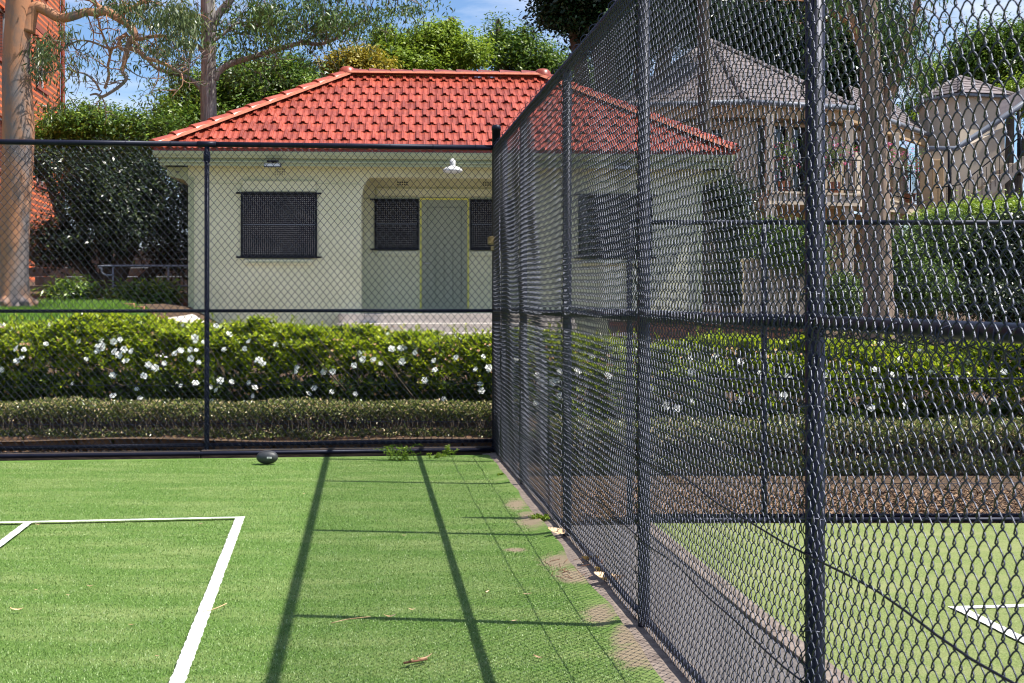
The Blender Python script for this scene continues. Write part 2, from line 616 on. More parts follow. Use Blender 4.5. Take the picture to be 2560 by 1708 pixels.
# ------------------------------------------------------------------ plan frames
TH = math.atan((914 - 1280) / F)          # side fence direction
U = Vector((math.sin(TH), math.cos(TH), 0))
R = Vector((math.cos(TH), -math.sin(TH), 0))
LAT = 1.28


def FP(s, lat, z=0.0):
    """point s metres ahead along the side fence direction, lat metres to its right"""
    return U * s + R * lat + Vector((0, 0, z))


S_CORNER = 13.34
TC = math.atan((810 - 1280) / F)          # court line direction
UC = Vector((math.sin(TC), math.cos(TC), 0))
RC = Vector((math.cos(TC), -math.sin(TC), 0))


# ------------------------------------------------------------------ ground
def sheet(name, poly, z, m, kind='structure'):
    me = bpy.data.meshes.new(name)
    me.from_pydata([(p[0], p[1], z) for p in poly], [], [tuple(range(len(poly)))])
    me.update()
    me.materials.append(m)
    o = link(name, me)
    o['kind'] = kind
    return o


sheet('ground', [(-900, -900), (900, -900), (900, 900), (-900, 900)], -0.03, M['soil'])


def gx(px, py):
    Y = EYE * F / (py - HOR)
    return ((px - 1280) / F * Y, Y)


worn = []
for (px, py, rx, ry) in ((1330, 1300, 0.17, 0.55), (1290, 1262, 0.13, 0.4), (1395, 1405, 0.16, 0.36), (1430, 1440, 0.15, 0.34),
                         (1600, 1640, 0.2, 0.35), (1500, 1330 + 210, 0.12, 0.3), (1290, 1375, 0.10, 0.12), (1345, 1245, 0.15, 0.35), (1580, 1600, 0.14, 0.3)):
    x, y = gx(px, py)
    worn.append((x, y, rx * 0.85, ry * 0.85))
M['turf'] = turf_material('artificial_turf', (0.042, 0.115, 0.014), (0.105, 0.210, 0.030), (0.27, 0.39, 0.11), (0.26, 0.33, 0.11), worn)
M['turf_pale'] = turf_material('pale_artificial_turf', (0.11, 0.15, 0.035), (0.21, 0.265, 0.075), (0.36, 0.42, 0.17), (0.31, 0.33, 0.14))

# left court turf: wavy free edge beside the fence, curling slightly
rng = RS(3)
edge = []
ss = np.linspace(-3, 13.12, 150)
for i, s in enumerate(ss):
    wob = 0.007 * math.sin(s * 3.1) + 0.005 * math.sin(s * 7.7 + 1) + rng.uniform(-0.005, 0.005)
    edge.append(FP(s, LAT - 0.10 + wob))
bl = FP(13.12, -9.0)
fl = FP(-3, -9.0)
vs = []
fs = []
for i, e_ in enumerate(edge):
    s = ss[i]
    inner = FP(s, LAT - 0.22)
    far = FP(s, -9.0)
    far.z = inner.z = 0.0
    e2 = e_.copy()
    e2.z = 0.012 + 0.010 * math.sin(s * 2.3)
    e3 = e2 + R * 0.012
    e3.z = -0.03
    vs += [far, inner, e2, e3]
    if i:
        a = (i - 1) * 4
        b = i * 4
        for k in range(3):
            fs.append((a + k, a + k + 1, b + k + 1, b + k))
me = bpy.data.meshes.new('court_turf')
me.from_pydata([tuple(v) for v in vs], [], fs)
me.update()
me.materials.append(M['turf'])
o = link('court_turf', me)
o['kind'] = 'structure'

# free blades standing out of the turf (short tufts, uncountable)
def turf_blades(name, n, smin, smax, lmin, lmax, m, seed, h=(0.007, 0.014)):
    g = RS(seed)
    # denser towards the camera
    s = smin + (smax - smin) * g.rand(n) ** 1.5
    la = lmin + (lmax - lmin) * g.rand(n)
    Pn = np.stack([U.x * s + R.x * la, U.y * s + R.y * la, np.zeros(n)], 1)
    keep = np.abs(Pn[:, 0]) < Pn[:, 1] * 0.40 + 0.1
    for (wx, wy, rx, ry) in worn:
        keep &= (((Pn[:, 0] - wx) / rx) ** 2 + ((Pn[:, 1] - wy) / ry) ** 2) > 0.7 * g.rand(n)
    Pn = Pn[keep]
    k = len(Pn)
    a = g.rand(k) * 6.283
    tilt = 0.25 + g.rand(k) * 1.1
    hh = g.uniform(h[0], h[1], k)
    D = np.stack([np.cos(a) * np.sin(tilt), np.sin(a) * np.sin(tilt), np.cos(tilt)], 1) * hh[:, None]
    S = np.stack([-np.sin(a), np.cos(a), np.zeros(k)], 1) * (0.0012 + g.rand(k)[:, None] * 0.0010)
    V = np.stack([Pn - S, Pn + S, Pn + D], 1).reshape(-1, 3)
    Q = np.arange(3 * k).reshape(-1, 3)
    o = link(name, np_mesh(name, V, Q, m))
    tag(o, kind='stuff')
    return o


M['blade'] = mat('turf_fibre', (0.06, 0.135, 0.018), (0.48, 0.58, 0.29), island=True, rough=0.5, translucent=0.12, col3=(0.17, 0.30, 0.055))
b1 = turf_blades('turf_fibres', 420000, 5.0, 13.0, -3.6, LAT - 0.14, M['blade'], 5)
tag(b1, 'fine green synthetic fibres standing up all over the left court turf', 'turf')

# court lines (left court), laid in the turf
def line_strip(name, p, q, wdt, z=0.006, seed=1):
    g = RS(seed)
    p, q = Vector((p[0], p[1], 0)), Vector((q[0], q[1], 0))
    d = (q - p)
    Ls = d.length
    d.normalize()
    nrm = Vector((-d.y, d.x, 0))
    n = int(Ls / 0.03)
    vs, fs = [], []
    for i in range(n + 1):
        c = p + d * (Ls * i / n)
        vs.append(c + nrm * (wdt / 2 + g.uniform(-0.003, 0.003)) + Vector((0, 0, z)))
        vs.append(c - nrm * (wdt / 2 + g.uniform(-0.003, 0.003)) + Vector((0, 0, z)))
        if i:
            a = 2 * i
            fs.append((a - 2, a - 1, a + 1, a))
    me = bpy.data.meshes.new(name)
    me.from_pydata([tuple(v) for v in vs], [], fs)
    me.update()
    me.materials.append(M['white_line'])
    o = link(name, me)
    o['kind'] = 'structure'
    return o


cx, cy = gx(601, 1299)
corner_l = Vector((cx, cy, 0))
line_strip('baseline', corner_l + RC * 0.03, corner_l - RC * 9.0, 0.055, 0.016, 1)
line_strip('doubles_sideline', corner_l, corner_l - UC * 11, 0.062, 0.020, 2)
line_strip('singles_sideline', corner_l - RC * 1.39, corner_l - RC * 1.39 - UC * 11, 0.055, 0.020, 3)

# concrete footing under the side fence
def footing():
    mb = MB()
    g = RS(8)
    n = 150
    prof = [(-0.14, -0.03), (-0.14, -0.008), (-0.03, 0.002), (0.06, 0.004), (0.06, -0.03)]
    vs, fs = [], []
    for i in range(n + 1):
        s = -4 + (S_CORNER + 4.0) * i / n
        for (a, z) in prof:
            vs.append(FP(s, LAT + a + g.uniform(-0.006, 0.006), z + g.uniform(-0.002, 0.002)))
        if i:
            b = i * 5
            for k in range(4):
                fs.append((b - 5 + k, b - 5 + k + 1, b + k + 1, b + k))
    mb.add(vs, fs)
    return mb.build('fence_footing', M['concrete'])


o = footing()
o['kind'] = 'structure'
# path between the courts
pth = [FP(-4, LAT + 0.06), FP(-4, LAT + 0.53), FP(9.0, LAT + 0.53), FP(9.0, LAT + 0.06)]
sheet('path', [(p.x, p.y) for p in pth], -0.004, M['asphalt'])
mb = MB()
for i in range(13):
    s0, s1 = -4 + i, -4 + i + 0.985
    pl = [FP(s0, LAT + 0.532), FP(s0, LAT + 0.63), FP(s1, LAT + 0.63), FP(s1, LAT + 0.532)]
    mb.prism([(p.x, p.y) for p in reversed(pl)], -0.03, 0.012)
o = mb.build('court_kerb', M['concrete'])
o['kind'] = 'structure'
# right court turf
pr = [FP(-4, LAT + 0.62), FP(-4, 14), FP(9.02, 14), FP(9.02, LAT + 0.62)]
xs = EYE * F / (1309 - HOR)
sheet('court_turf_right', [(pr[0].x, pr[0].y), (pr[1].x, pr[1].y), (14, xs), (FP(9.02, LAT + 0.62).x, xs)], 0.002, M['turf_pale'])
x0, y0 = gx(2391, 1522)
c2 = Vector((x0, y0, 0))
line_strip('baseline_right', c2 - RC * 0.03, c2 + RC * 9, 0.055, 0.006, 4)
line_strip('sideline_right', c2, c2 - UC * 10, 0.062, 0.010, 5)


# raised ground behind the courts
def gz(x, y):
    a = np.clip((y - 13.9) / 3.2, 0, 1)
    a = a * a * (3 - 2 * a)
    z = 0.10 + 0.60 * a
    z = z + np.clip((y - 24) / 16, 0, 1) * 0.6
    l = np.clip((-x - 4.3) / 1.6, 0, 1)
    l = l * l * (3 - 2 * l)
    lz = np.clip((y - 15.2) / 6.0, 0, 1) * 0.28 + 0.20
    return z + l * (lz + 0.24) * a


xs_ = np.concatenate([np.linspace(-60, -14, 12), np.linspace(-12, 14, 66), np.linspace(17, 60, 12)])
ys_ = np.concatenate([np.linspace(13.55, 30, 60), np.linspace(32, 120, 18)])
X_, Y_ = np.meshgrid(xs_, ys_, indexing='ij')
Z_ = gz(X_, Y_) + 0.02 * np.sin(X_ * 2.1) * np.sin(Y_ * 1.7)
V = np.stack([X_, Y_, Z_], -1).reshape(-1, 3)
ny = len(ys_)
I = (np.arange(len(xs_) - 1)[:, None] * ny + np.arange(ny - 1)[None, :]).ravel()
Q = np.stack([I, I + ny, I + ny + 1, I + 1], 1)
M['lawn'] = mat('lawn_ground', (0.08, 0.15, 0.03), (0.20, 0.30, 0.05), 6, rough=0.95, bump=0.6, bscale=70, detail=8)
terr = link('terrain', np_mesh('terrain', V, Q, M['soil'], True))
terr['kind'] = 'structure'

# lawn patch on the left, around the gum tree, with real blades
def lawn(name, x0, x1, y0, y1, n, seed, label=None, m='grassblade'):
    nx, nyy = 24, 16
    xx, yy = np.meshgrid(np.linspace(x0, x1, nx), np.linspace(y0, y1, nyy), indexing='ij')
    zz = gz(xx, yy) + 0.02 * np.sin(xx * 2.1) * np.sin(yy * 1.7) + 0.03
    I = (np.arange(nx - 1)[:, None] * nyy + np.arange(nyy - 1)[None, :]).ravel()
    o = link(name, np_mesh(name, np.stack([xx, yy, zz], -1).reshape(-1, 3), np.stack([I, I + nyy, I + nyy + 1, I + 1], 1), M['lawn'], True))
    o['kind'] = 'structure'
    g = RS(seed)
    x = g.uniform(x0, x1, n)
    y = g.uniform(y0, y1, n)
    z = gz(x, y) + 0.02 * np.sin(x * 2.1) * np.sin(y * 1.7) + 0.03
    a = g.rand(n) * 6.283
    D = np.stack([np.cos(a) * 0.5, np.sin(a) * 0.5, 0.6 + g.rand(n)], 1)
    N = np.stack([np.cos(a), np.sin(a), -0.4 * np.ones(n)], 1)
    me = leaf_mesh(name + '_blades', np.stack([x, y, z], 1), D, N, g.uniform(0.05, 0.11, n), g.uniform(0.006, 0.012, n), M[m])
    b = link('lawn_grass', me)
    tag(b, label, 'grass', kind='stuff')
    return o


lawn('lawn', -12, -4.6, 16.6, 20.6, 60000, 11, 'bright green lawn grass around the foot of the pink gum tree')
lawn('lawn_right', 4.9, 12, 16.4, 17.6, 14000, 12, 'green strip of lawn behind the gardenia hedge on the right')


# ------------------------------------------------------------------ chain link
def chainlink(name, Lx, H, sides=5, wr=0.0024, px=0.0335, pz=0.079, amp=0.0068, seed=0, bulge=0.005):
    g = RS(seed)
    nw = int(round(Lx / px))
    px = Lx / nw
    nper = int(round(H / pz))
    pz = H / nper
    if sides > 4:
        tt = np.array([0.0, 0.07, 0.25, 0.43, 0.5, 0.57, 0.75, 0.93])
        xx = np.array([-0.05, 0.11, 0.5, 0.89, 1.05, 0.89, 0.5, 0.11])
        dd = np.array([0.0, 0.72, 1.05, 0.72, 0.0, -0.72, -1.05, -0.72])
    else:
        tt = np.array([0.0, 0.09, 0.41, 0.5, 0.59, 0.91])
        xx = np.array([-0.045, 0.17, 0.83, 1.045, 0.83, 0.17])
        dd = np.array([0.0, 0.92, 0.92, 0.0, -0.92, -0.92])
    T = (np.arange(nper)[:, None] + tt[None, :]).ravel()
    Xw = np.tile(xx, nper)
    Dw = np.tile(dd, nper)
    T = np.append(T, nper)
    Xw = np.append(Xw, xx[0])
    Dw = np.append(Dw, 0)
    npt = len(T)
    W = np.arange(nw)
    odd = (W % 2 == 1)
    X = np.where(odd[:, None], 1 - Xw[None, :], Xw[None, :])
    Dp = np.where(odd[:, None], -Dw[None, :], Dw[None, :])
    X = (W[:, None] + X) * px
    Z = np.tile(T * pz, (nw, 1))
    ph = g.uniform(0, 6.28, 6)
    B = bulge * (np.sin(X * 2.1 + ph[0]) * np.sin(Z * 1.7 + ph[1]) + 0.6 * np.sin(X * 5.3 + Z * 2.2 + ph[2]) + 0.35 * np.sin(Z * 9 + X * 3 + ph[3]))
    Y = Dp * amp + B
    X = X + 0.005 * np.sin(Z * 3.1 + ph[4]) + 0.0025 * np.sin(Z * 11 + X * 7)
    Z = Z + 0.006 * np.sin(X * 2.7 + ph[5]) * np.sin(math.pi * T / nper) + 0.002 * np.sin(X * 23)
    C = np.stack([X, Y, Z], -1)                       # nw,npt,3
    Tn = np.empty_like(C)
    Tn[:, 1:-1] = C[:, 2:] - C[:, :-2]
    Tn[:, 0] = C[:, 1] - C[:, 0]
    Tn[:, -1] = C[:, -1] - C[:, -2]
    Tn /= np.linalg.norm(Tn, axis=-1, keepdims=True)
    yv = np.array([0, 1.0, 0])
    Nn = yv - Tn * (Tn @ yv)[..., None]
    Nn /= np.linalg.norm(Nn, axis=-1, keepdims=True)
    Bn = np.cross(Tn, Nn)
    ang = np.arange(sides) * 2 * math.pi / sides
    V = C[:, :, None, :] + wr * (Nn[:, :, None, :] * np.cos(ang)[None, None, :, None] + Bn[:, :, None, :] * np.sin(ang)[None, None, :, None])
    V = V.reshape(-1, 3)
    w_, p_, k_ = np.meshgrid(np.arange(nw), np.arange(npt - 1), np.arange(sides), indexing='ij')
    b = (w_ * npt + p_) * sides
    k2 = (k_ + 1) % sides
    Q = np.stack([b + k_, b + k2, b + sides + k2, b + sides + k_], -1).reshape(-1, 4)
    return np_mesh(name, V, Q, M['wire'], True)


def pipe(name, p, q, r, parent, sides=14, wob=0.0, seed=0, m='pipe'):
    p, q = Vector(p), Vector(q)
    n = 2 if wob == 0 else 14
    g = RS(seed)
    ph = g.uniform(0, 6.28, 3)
    pts = []
    for i in range(n):
        t = i / (n - 1)
        c = p.lerp(q, t)
        if wob:
            e = math.sin(math.pi * t)
            c = c + Vector((0, 1, 0.9)) * wob * e * (math.sin(5 * t + ph[0]) + 0.5 * math.sin(13 * t + ph[1]))
        pts.append(c)
    return MB().tube(pts, r, sides).build(name, M[m], parent)


def post(parent, x, y, h, r=0.026, cap=False, name='post', lbl=None):
    mb = MB()
    if cap:
        prof = [(r, -0.05), (r, h), (r * 1.12, h), (r * 1.12, h + 0.03), (r * 0.9, h + 0.05), (0.001, h + 0.06)]
    else:
        prof = [(r, -0.05), (r, h), (0.001, h + 0.004)]
    mb.lathe(prof, (x, y, 0), 18)
    o = mb.build(name, M['pipe'], parent)
    return o


def tie(mb, x, y, z, r):
    """wire tie wrapped round a vertical post"""
    pts = []
    for k in range(11):
        a = math.radians(-20 + 220 * k / 10) + math.pi
        pts.append((x + math.cos(a) * r, y + math.sin(a) * r * 1.25, z + 0.004 * math.sin(k)))
    mb.tube(pts, 0.0022, 4, cap=False)


def tie_h(mb, x, y, z, r):
    pts = []
    for k in range(13):
        a = math.radians(360 * k / 12)
        pts.append((x + 0.006 * math.sin(a / 2), y + math.cos(a) * r, z + math.sin(a) * r))
    mb.tube(pts, 0.0022, 4, cap=False)


HF = 3.0
# side fence: local x from the corner towards the camera, local y to the left court side... (rotz maps +x to -U)
rot_side = math.atan2(-U.y, -U.x)
cw = FP(S_CORNER, LAT)
side = thing('chain_link_fence', 'tall black chain link fence running from the near right to the corner post', 'fence', cw, rot_side)
sposts = [0.80, 2.33, 4.74, 7.15, 9.56, 11.97, 14.38, 16.79]
# local +y axis: rotate +90 from -U -> points to the right court side? (-U rotated 90 ccw)
ly = Vector((-math.sin(rot_side), math.cos(rot_side), 0))
sgn = 1.0 if ly.dot(R) < 0 else -1.0       # local y sign pointing to the left court
MY = 0.034 * sgn
for x in sposts:
    post(side, x, 0, HF - 0.02, 0.0285)
bay = chainlink('mesh_panel_side', 2.41, 2.96, sides=6, px=0.0277, pz=0.0745, wr=0.00205, amp=-0.0064, seed=1)
for i in range(1, 7):
    link('wire_mesh', bay, side, (sposts[i], MY, 0.03))
b2 = chainlink('mesh_panel_side_far', 2.33 - 0.80, 2.96, sides=4, px=0.0277, pz=0.0745, wr=0.00205, amp=-0.0064, seed=2)
link('wire_mesh', b2, side, (0.80, MY, 0.03))
b3 = chainlink('mesh_panel_gate', 0.77, 2.96, sides=4, px=0.0277, pz=0.0745, wr=0.00205, amp=-0.0064, seed=3)
link('wire_mesh', b3, side, (0.03, MY, 0.03))
allx = [0.03] + sposts
for i in range(len(allx) - 1):
    a, b = allx[i], allx[i + 1]
    pipe('top_rail', (a, 0, HF), (b - 0.002, 0, HF), 0.027, side)
    zz = [1.40, 1.405, 1.41, 1.42, 1.44, 1.45, 1.45, 1.44, 1.43]
    pipe('mid_rail', (a, 0, zz[i]), (b, 0, zz[i + 1]), 0.021, side)
    pipe('tension_wire', (a, MY, 0.79), (b, MY, 0.79), 0.0032, side, 6, 0.012, i)
    pipe('tension_wire', (a, MY, 0.42), (b, MY, 0.42), 0.0032, side, 6, 0.012, i + 20)
    pipe('bottom_rail', (a, 0, 0.045), (b, 0, 0.045), 0.016, side)
mb = MB()
for x in sposts:
    for z in np.arange(0.25, 2.9, 0.32):
        tie(mb, x, 0, z, 0.034)
    mb.lathe([(0.030, 2.90), (0.030, 2.95)], (x, 0, 0), 14)
for x in np.arange(0.2, 16.6, 0.3):
    tie_h(mb, x, MY * 0.5, HF, 0.027 + abs(MY) * 0.25)
    tie_h(mb, x + 0.1, MY * 0.5, 1.43, 0.030)
    if 0:
        pass
mb.build('wire_ties', M['wire'], side)['kind'] = 'stuff'
# lacing of the mesh round the top rail: a continuous helix like the photo's dark rings
mb = MB()
pts = []
x = 0.05
while x < 16.7:
    for k in range(8):
        a = k / 8 * 2 * math.pi
        pts.append((x + 0.045 * k / 8, math.cos(a) * 0.031, HF + math.sin(a) * 0.031))
    x += 0.045
mb.tube(pts, 0.0026, 4, cap=False)
mb.build('top_lacing', M['wire'], side)['kind'] = 'stuff'
pts = []
mb = MB()
x = 4.74
while x < 16.7:
    for k in range(8):
        a = k / 8 * 2 * math.pi
        pts.append((x + 0.07 * k / 8, math.cos(a) * 0.026, 1.438 + math.sin(a) * 0.027))
    x += 0.07
mb.tube(pts, 0.0024, 4, cap=False)
mb.build('rail_lacing', M['wire'], side)['kind'] = 'stuff'

# back fence
back_dir = -R.copy()
rot_b = math.atan2(back_dir.y, back_dir.x)
back = thing('chain_link_fence', 'black chain link fence across the far end of the left court', 'fence', FP(S_CORNER, LAT), rot_b)
post(back, 0, 0, 3.17, 0.042, cap=True, lbl=None)
bx = [2.80, 5.66, 8.52, 11.38]
for x in bx:
    post(back, x, 0, HF - 0.02, 0.024)
MYB = 0.032   # local +y of the back fence: rotated 90ccw from -R
lyb = Vector((-math.sin(rot_b), math.cos(rot_b), 0))
MYB *= 1.0 if lyb.dot(U) < 0 else -1.0
bb = chainlink('mesh_panel_back', 2.86, 2.93, sides=4, seed=4, bulge=0.004, wr=0.0025, amp=0.005, pz=0.081)
for i, x in enumerate([-0.06, 2.80, 5.66, 8.52]):
    link('wire_mesh', bb, back, (x, MYB, 0.03))
ax = [0.0] + bx
for i in range(4):
    a, b = ax[i], ax[i + 1]
    pipe('top_rail', (a + 0.04 * (i == 0), 0, HF - 0.0), (b, 0, HF), 0.026, back)
    pipe('mid_rail', (a + 0.04 * (i == 0), 0, 1.395), (b, 0, 1.395), 0.0165, back)
    pipe('bottom_rail', (a, 0, 0.115 - 0.01 * i), (b, 0, 0.105 - 0.01 * i), 0.018, back)
    pipe('tension_wire', (a, MYB, 0.68), (b, MYB, 0.68), 0.003, back, 6, 0.006, i + 3)
    pipe('tension_wire', (a, MYB, 0.31), (b, MYB, 0.31), 0.003, back, 6, 0.006, i + 9)
mb = MB()
mb.tube([(0, MYB * 2.2, 0.035), (2.8, MYB * 2.6, 0.03), (11.3, MYB * 2.6, 0.02)], 0.020, 12)
mb.build('ground_pipe', M['pipe'], back)
mb = MB()
for x in bx:
    for z in np.arange(0.2, 2.9, 0.33):
        tie(mb, x, 0, z, 0.029)
    mb.lathe([(0.032, 2.83), (0.034, 2.85), (0.034, 2.90), (0.030, 2.93)], (x, 0, 0), 14)
    mb.tube([(x - 0.09, 0, HF), (x + 0.09, 0, HF)], 0.0295, 14)
for x in np.arange(0.2, 11.2, 0.42):
    tie_h(mb, x, 0, HF, 0.029)
mb.build('post_fittings', M['pipe'], back)['kind'] = 'stuff'
# timber edge board below the back fence
mb = MB()
for i in range(4):
    mb.bbox(0.06 + i * 2.8, 0.06 + i * 2.8 + 2.79, -0.05, 0.05, -0.03, 0.06 - 0.01 * i, 0.006)
M['plinth'] = mat('dark_edge_board', (0.035, 0.028, 0.024), (0.09, 0.065, 0.05), 9, rough=0.9, bump=0.4, bscale=40, stretch=(0.3, 1, 1))
mb.build('edge_board', M['plinth'], back)

# hinge and padlock chain on the corner post
lk_ = thing('gate_latch', 'small brass chain and padlock wrapped round the corner post at mid height', 'latch', FP(S_CORNER - 0.12, LAT - 0.045, 2.08))
M['brass'] = mat('dull_brass', (0.32, 0.24, 0.12), rough=0.4, metallic=0.7)
mb = MB()
for k in range(9):
    a = k * 0.5
    mb.tube([(0.05 * math.cos(a + t) * 1.0, 0.03 * math.sin(a + t) + 0.02 * math.sin(t * 2), 0.008 * k - 0.03 + 0.01 * math.sin(t)) for t in np.linspace(0, 6.28, 9)], 0.004, 5, cap=False)
mb.build('chain', M['brass'], lk_)
mb = MB().bbox(-0.02, 0.02, -0.035, -0.012, -0.1, -0.055, 0.005)
mb.build('padlock', M['brass'], lk_)

# low fence at the back of the right court
YL = EYE * F / (1300 - HOR) - 0.05
low = thing('chain_link_fence', 'low black chain link fence behind the right hand court', 'fence', (0.40, YL, 0), 0.012)
lx = [0.40, 1.32, 3.92, 6.52, 9.12]
for x in lx:
    post(low, x, 0, 2.02, 0.02)
lb = chainlink('mesh_panel_low', 2.6, 1.98, sides=4, seed=6, bulge=0.006)
lb2 = chainlink('mesh_panel_low_short', 0.92, 1.98, sides=4, seed=7, bulge=0.006)
link('wire_mesh', lb2, low, (0.40, -0.028, 0.03))
for x in lx[1:-1]:
    link('wire_mesh', lb, low, (x, -0.028, 0.03))
for i in range(4):
    a, b = lx[i], lx[i + 1]
    pipe('top_rail', (a, 0, 2.035), (b, 0, 2.035), 0.017, low)
    pipe('bottom_rail', (a, 0, 0.035), (b, 0, 0.035), 0.013, low)
    pipe('ground_pipe', (a, -0.09, 0.02), (b, -0.09, 0.02), 0.016, low)
    pipe('tension_wire', (a, -0.03, 0.97), (b, -0.03, 0.97), 0.007, low, 8)
    pipe('tension_wire', (a, -0.03, 0.26), (b, -0.03, 0.26), 0.003, low, 6, 0.004, i)

# ------------------------------------------------------------------ garden kerb wall under the hedges (bricks/stones one by one)
gw = thing('garden_wall', 'low brown stone edging wall at the foot of the clipped hedge', 'wall', (0, 13.74, 0))
mb = MB().box(-7, 0.3, 0.03, 0.18, -0.03, 0.145)
mb.build('mortar_bed', M['soil'], gw)
M['stone'] = mat('brown_stone', (0.13, 0.07, 0.04), (0.30, 0.17, 0.09), 9, rough=0.9, bump=0.7, bscale=40, objrand=0.35)
g = RS(21)
smesh = []
for k in range(6):
    mb = MB()
    hw = 0.15 + 0.03 * k
    mb.bbox(0, 2 * hw - 0.02, -0.03, 0.10, 0, 0.135 + g.uniform(-0.02, 0.01), 0.018)
    me = mb.mesh('stone_block', M['stone'])
    for v in me.vertices:
        v.co += Vector(g.uniform(-0.008, 0.008, 3))
    smesh.append((2 * hw, me))
x = -6.9
while x < 0.2:
    wv, me = smesh[g.randint(6)]
    link('stone', me, gw, (x, g.uniform(-0.01, 0.01), -0.01), (0, 0, g.uniform(-0.03, 0.03)))
    x += wv


# ------------------------------------------------------------------ hedges
def hedge_points(n, x0, x1, yc, half, ztop, zbot, g, round_p=3.0, top_share=0.45, bump=0.06):
    """points on the front, top and back of a rounded long hedge; returns P, outward N"""
    x = g.uniform(x0, x1, n)
    # angle round the cross-section from front-bottom over the top to the back
    a = np.where(g.rand(n) < 0.86, g.uniform(-0.7, 1.0, n) * math.pi / 2, g.uniform(1.0, 1.9, n) * math.pi / 2)
    ca, sa = np.cos(a), np.sin(a)
    e = 2.0 / round_p
    yy = -np.sign(ca) * np.abs(ca) ** e
    zz = np.sign(sa) * np.abs(sa) ** e
    zt = ztop(x) if callable(ztop) else ztop
    zmid = zbot + (zt - zbot) * 0.45
    hz = np.where(zz > 0, zt - zmid, zmid - zbot)
    nb = 260
    bxc, bac, bs = g.uniform(x0, x1, nb), g.uniform(-0.8, 3.0, nb), g.uniform(-1.2, 1.6, nb)
    bu = np.zeros(n)
    for q in range(nb):
        bu += bs[q] * np.exp(-((x - bxc[q]) / 0.13) ** 2 - ((a - bac[q]) / 0.17) ** 2)
    bu = bump * (bu + 0.8 * np.sin(x * 2.7 + 0.8))
    Pn = np.stack([x, yc + yy * (half + bu), zmid + zz * (hz + bu * 0.8)], 1)
    N = unit(np.stack([0.15 * np.cos(x * 5), -ca, sa], 1))
    N[:, 1] = -ca
    return Pn, unit(N)


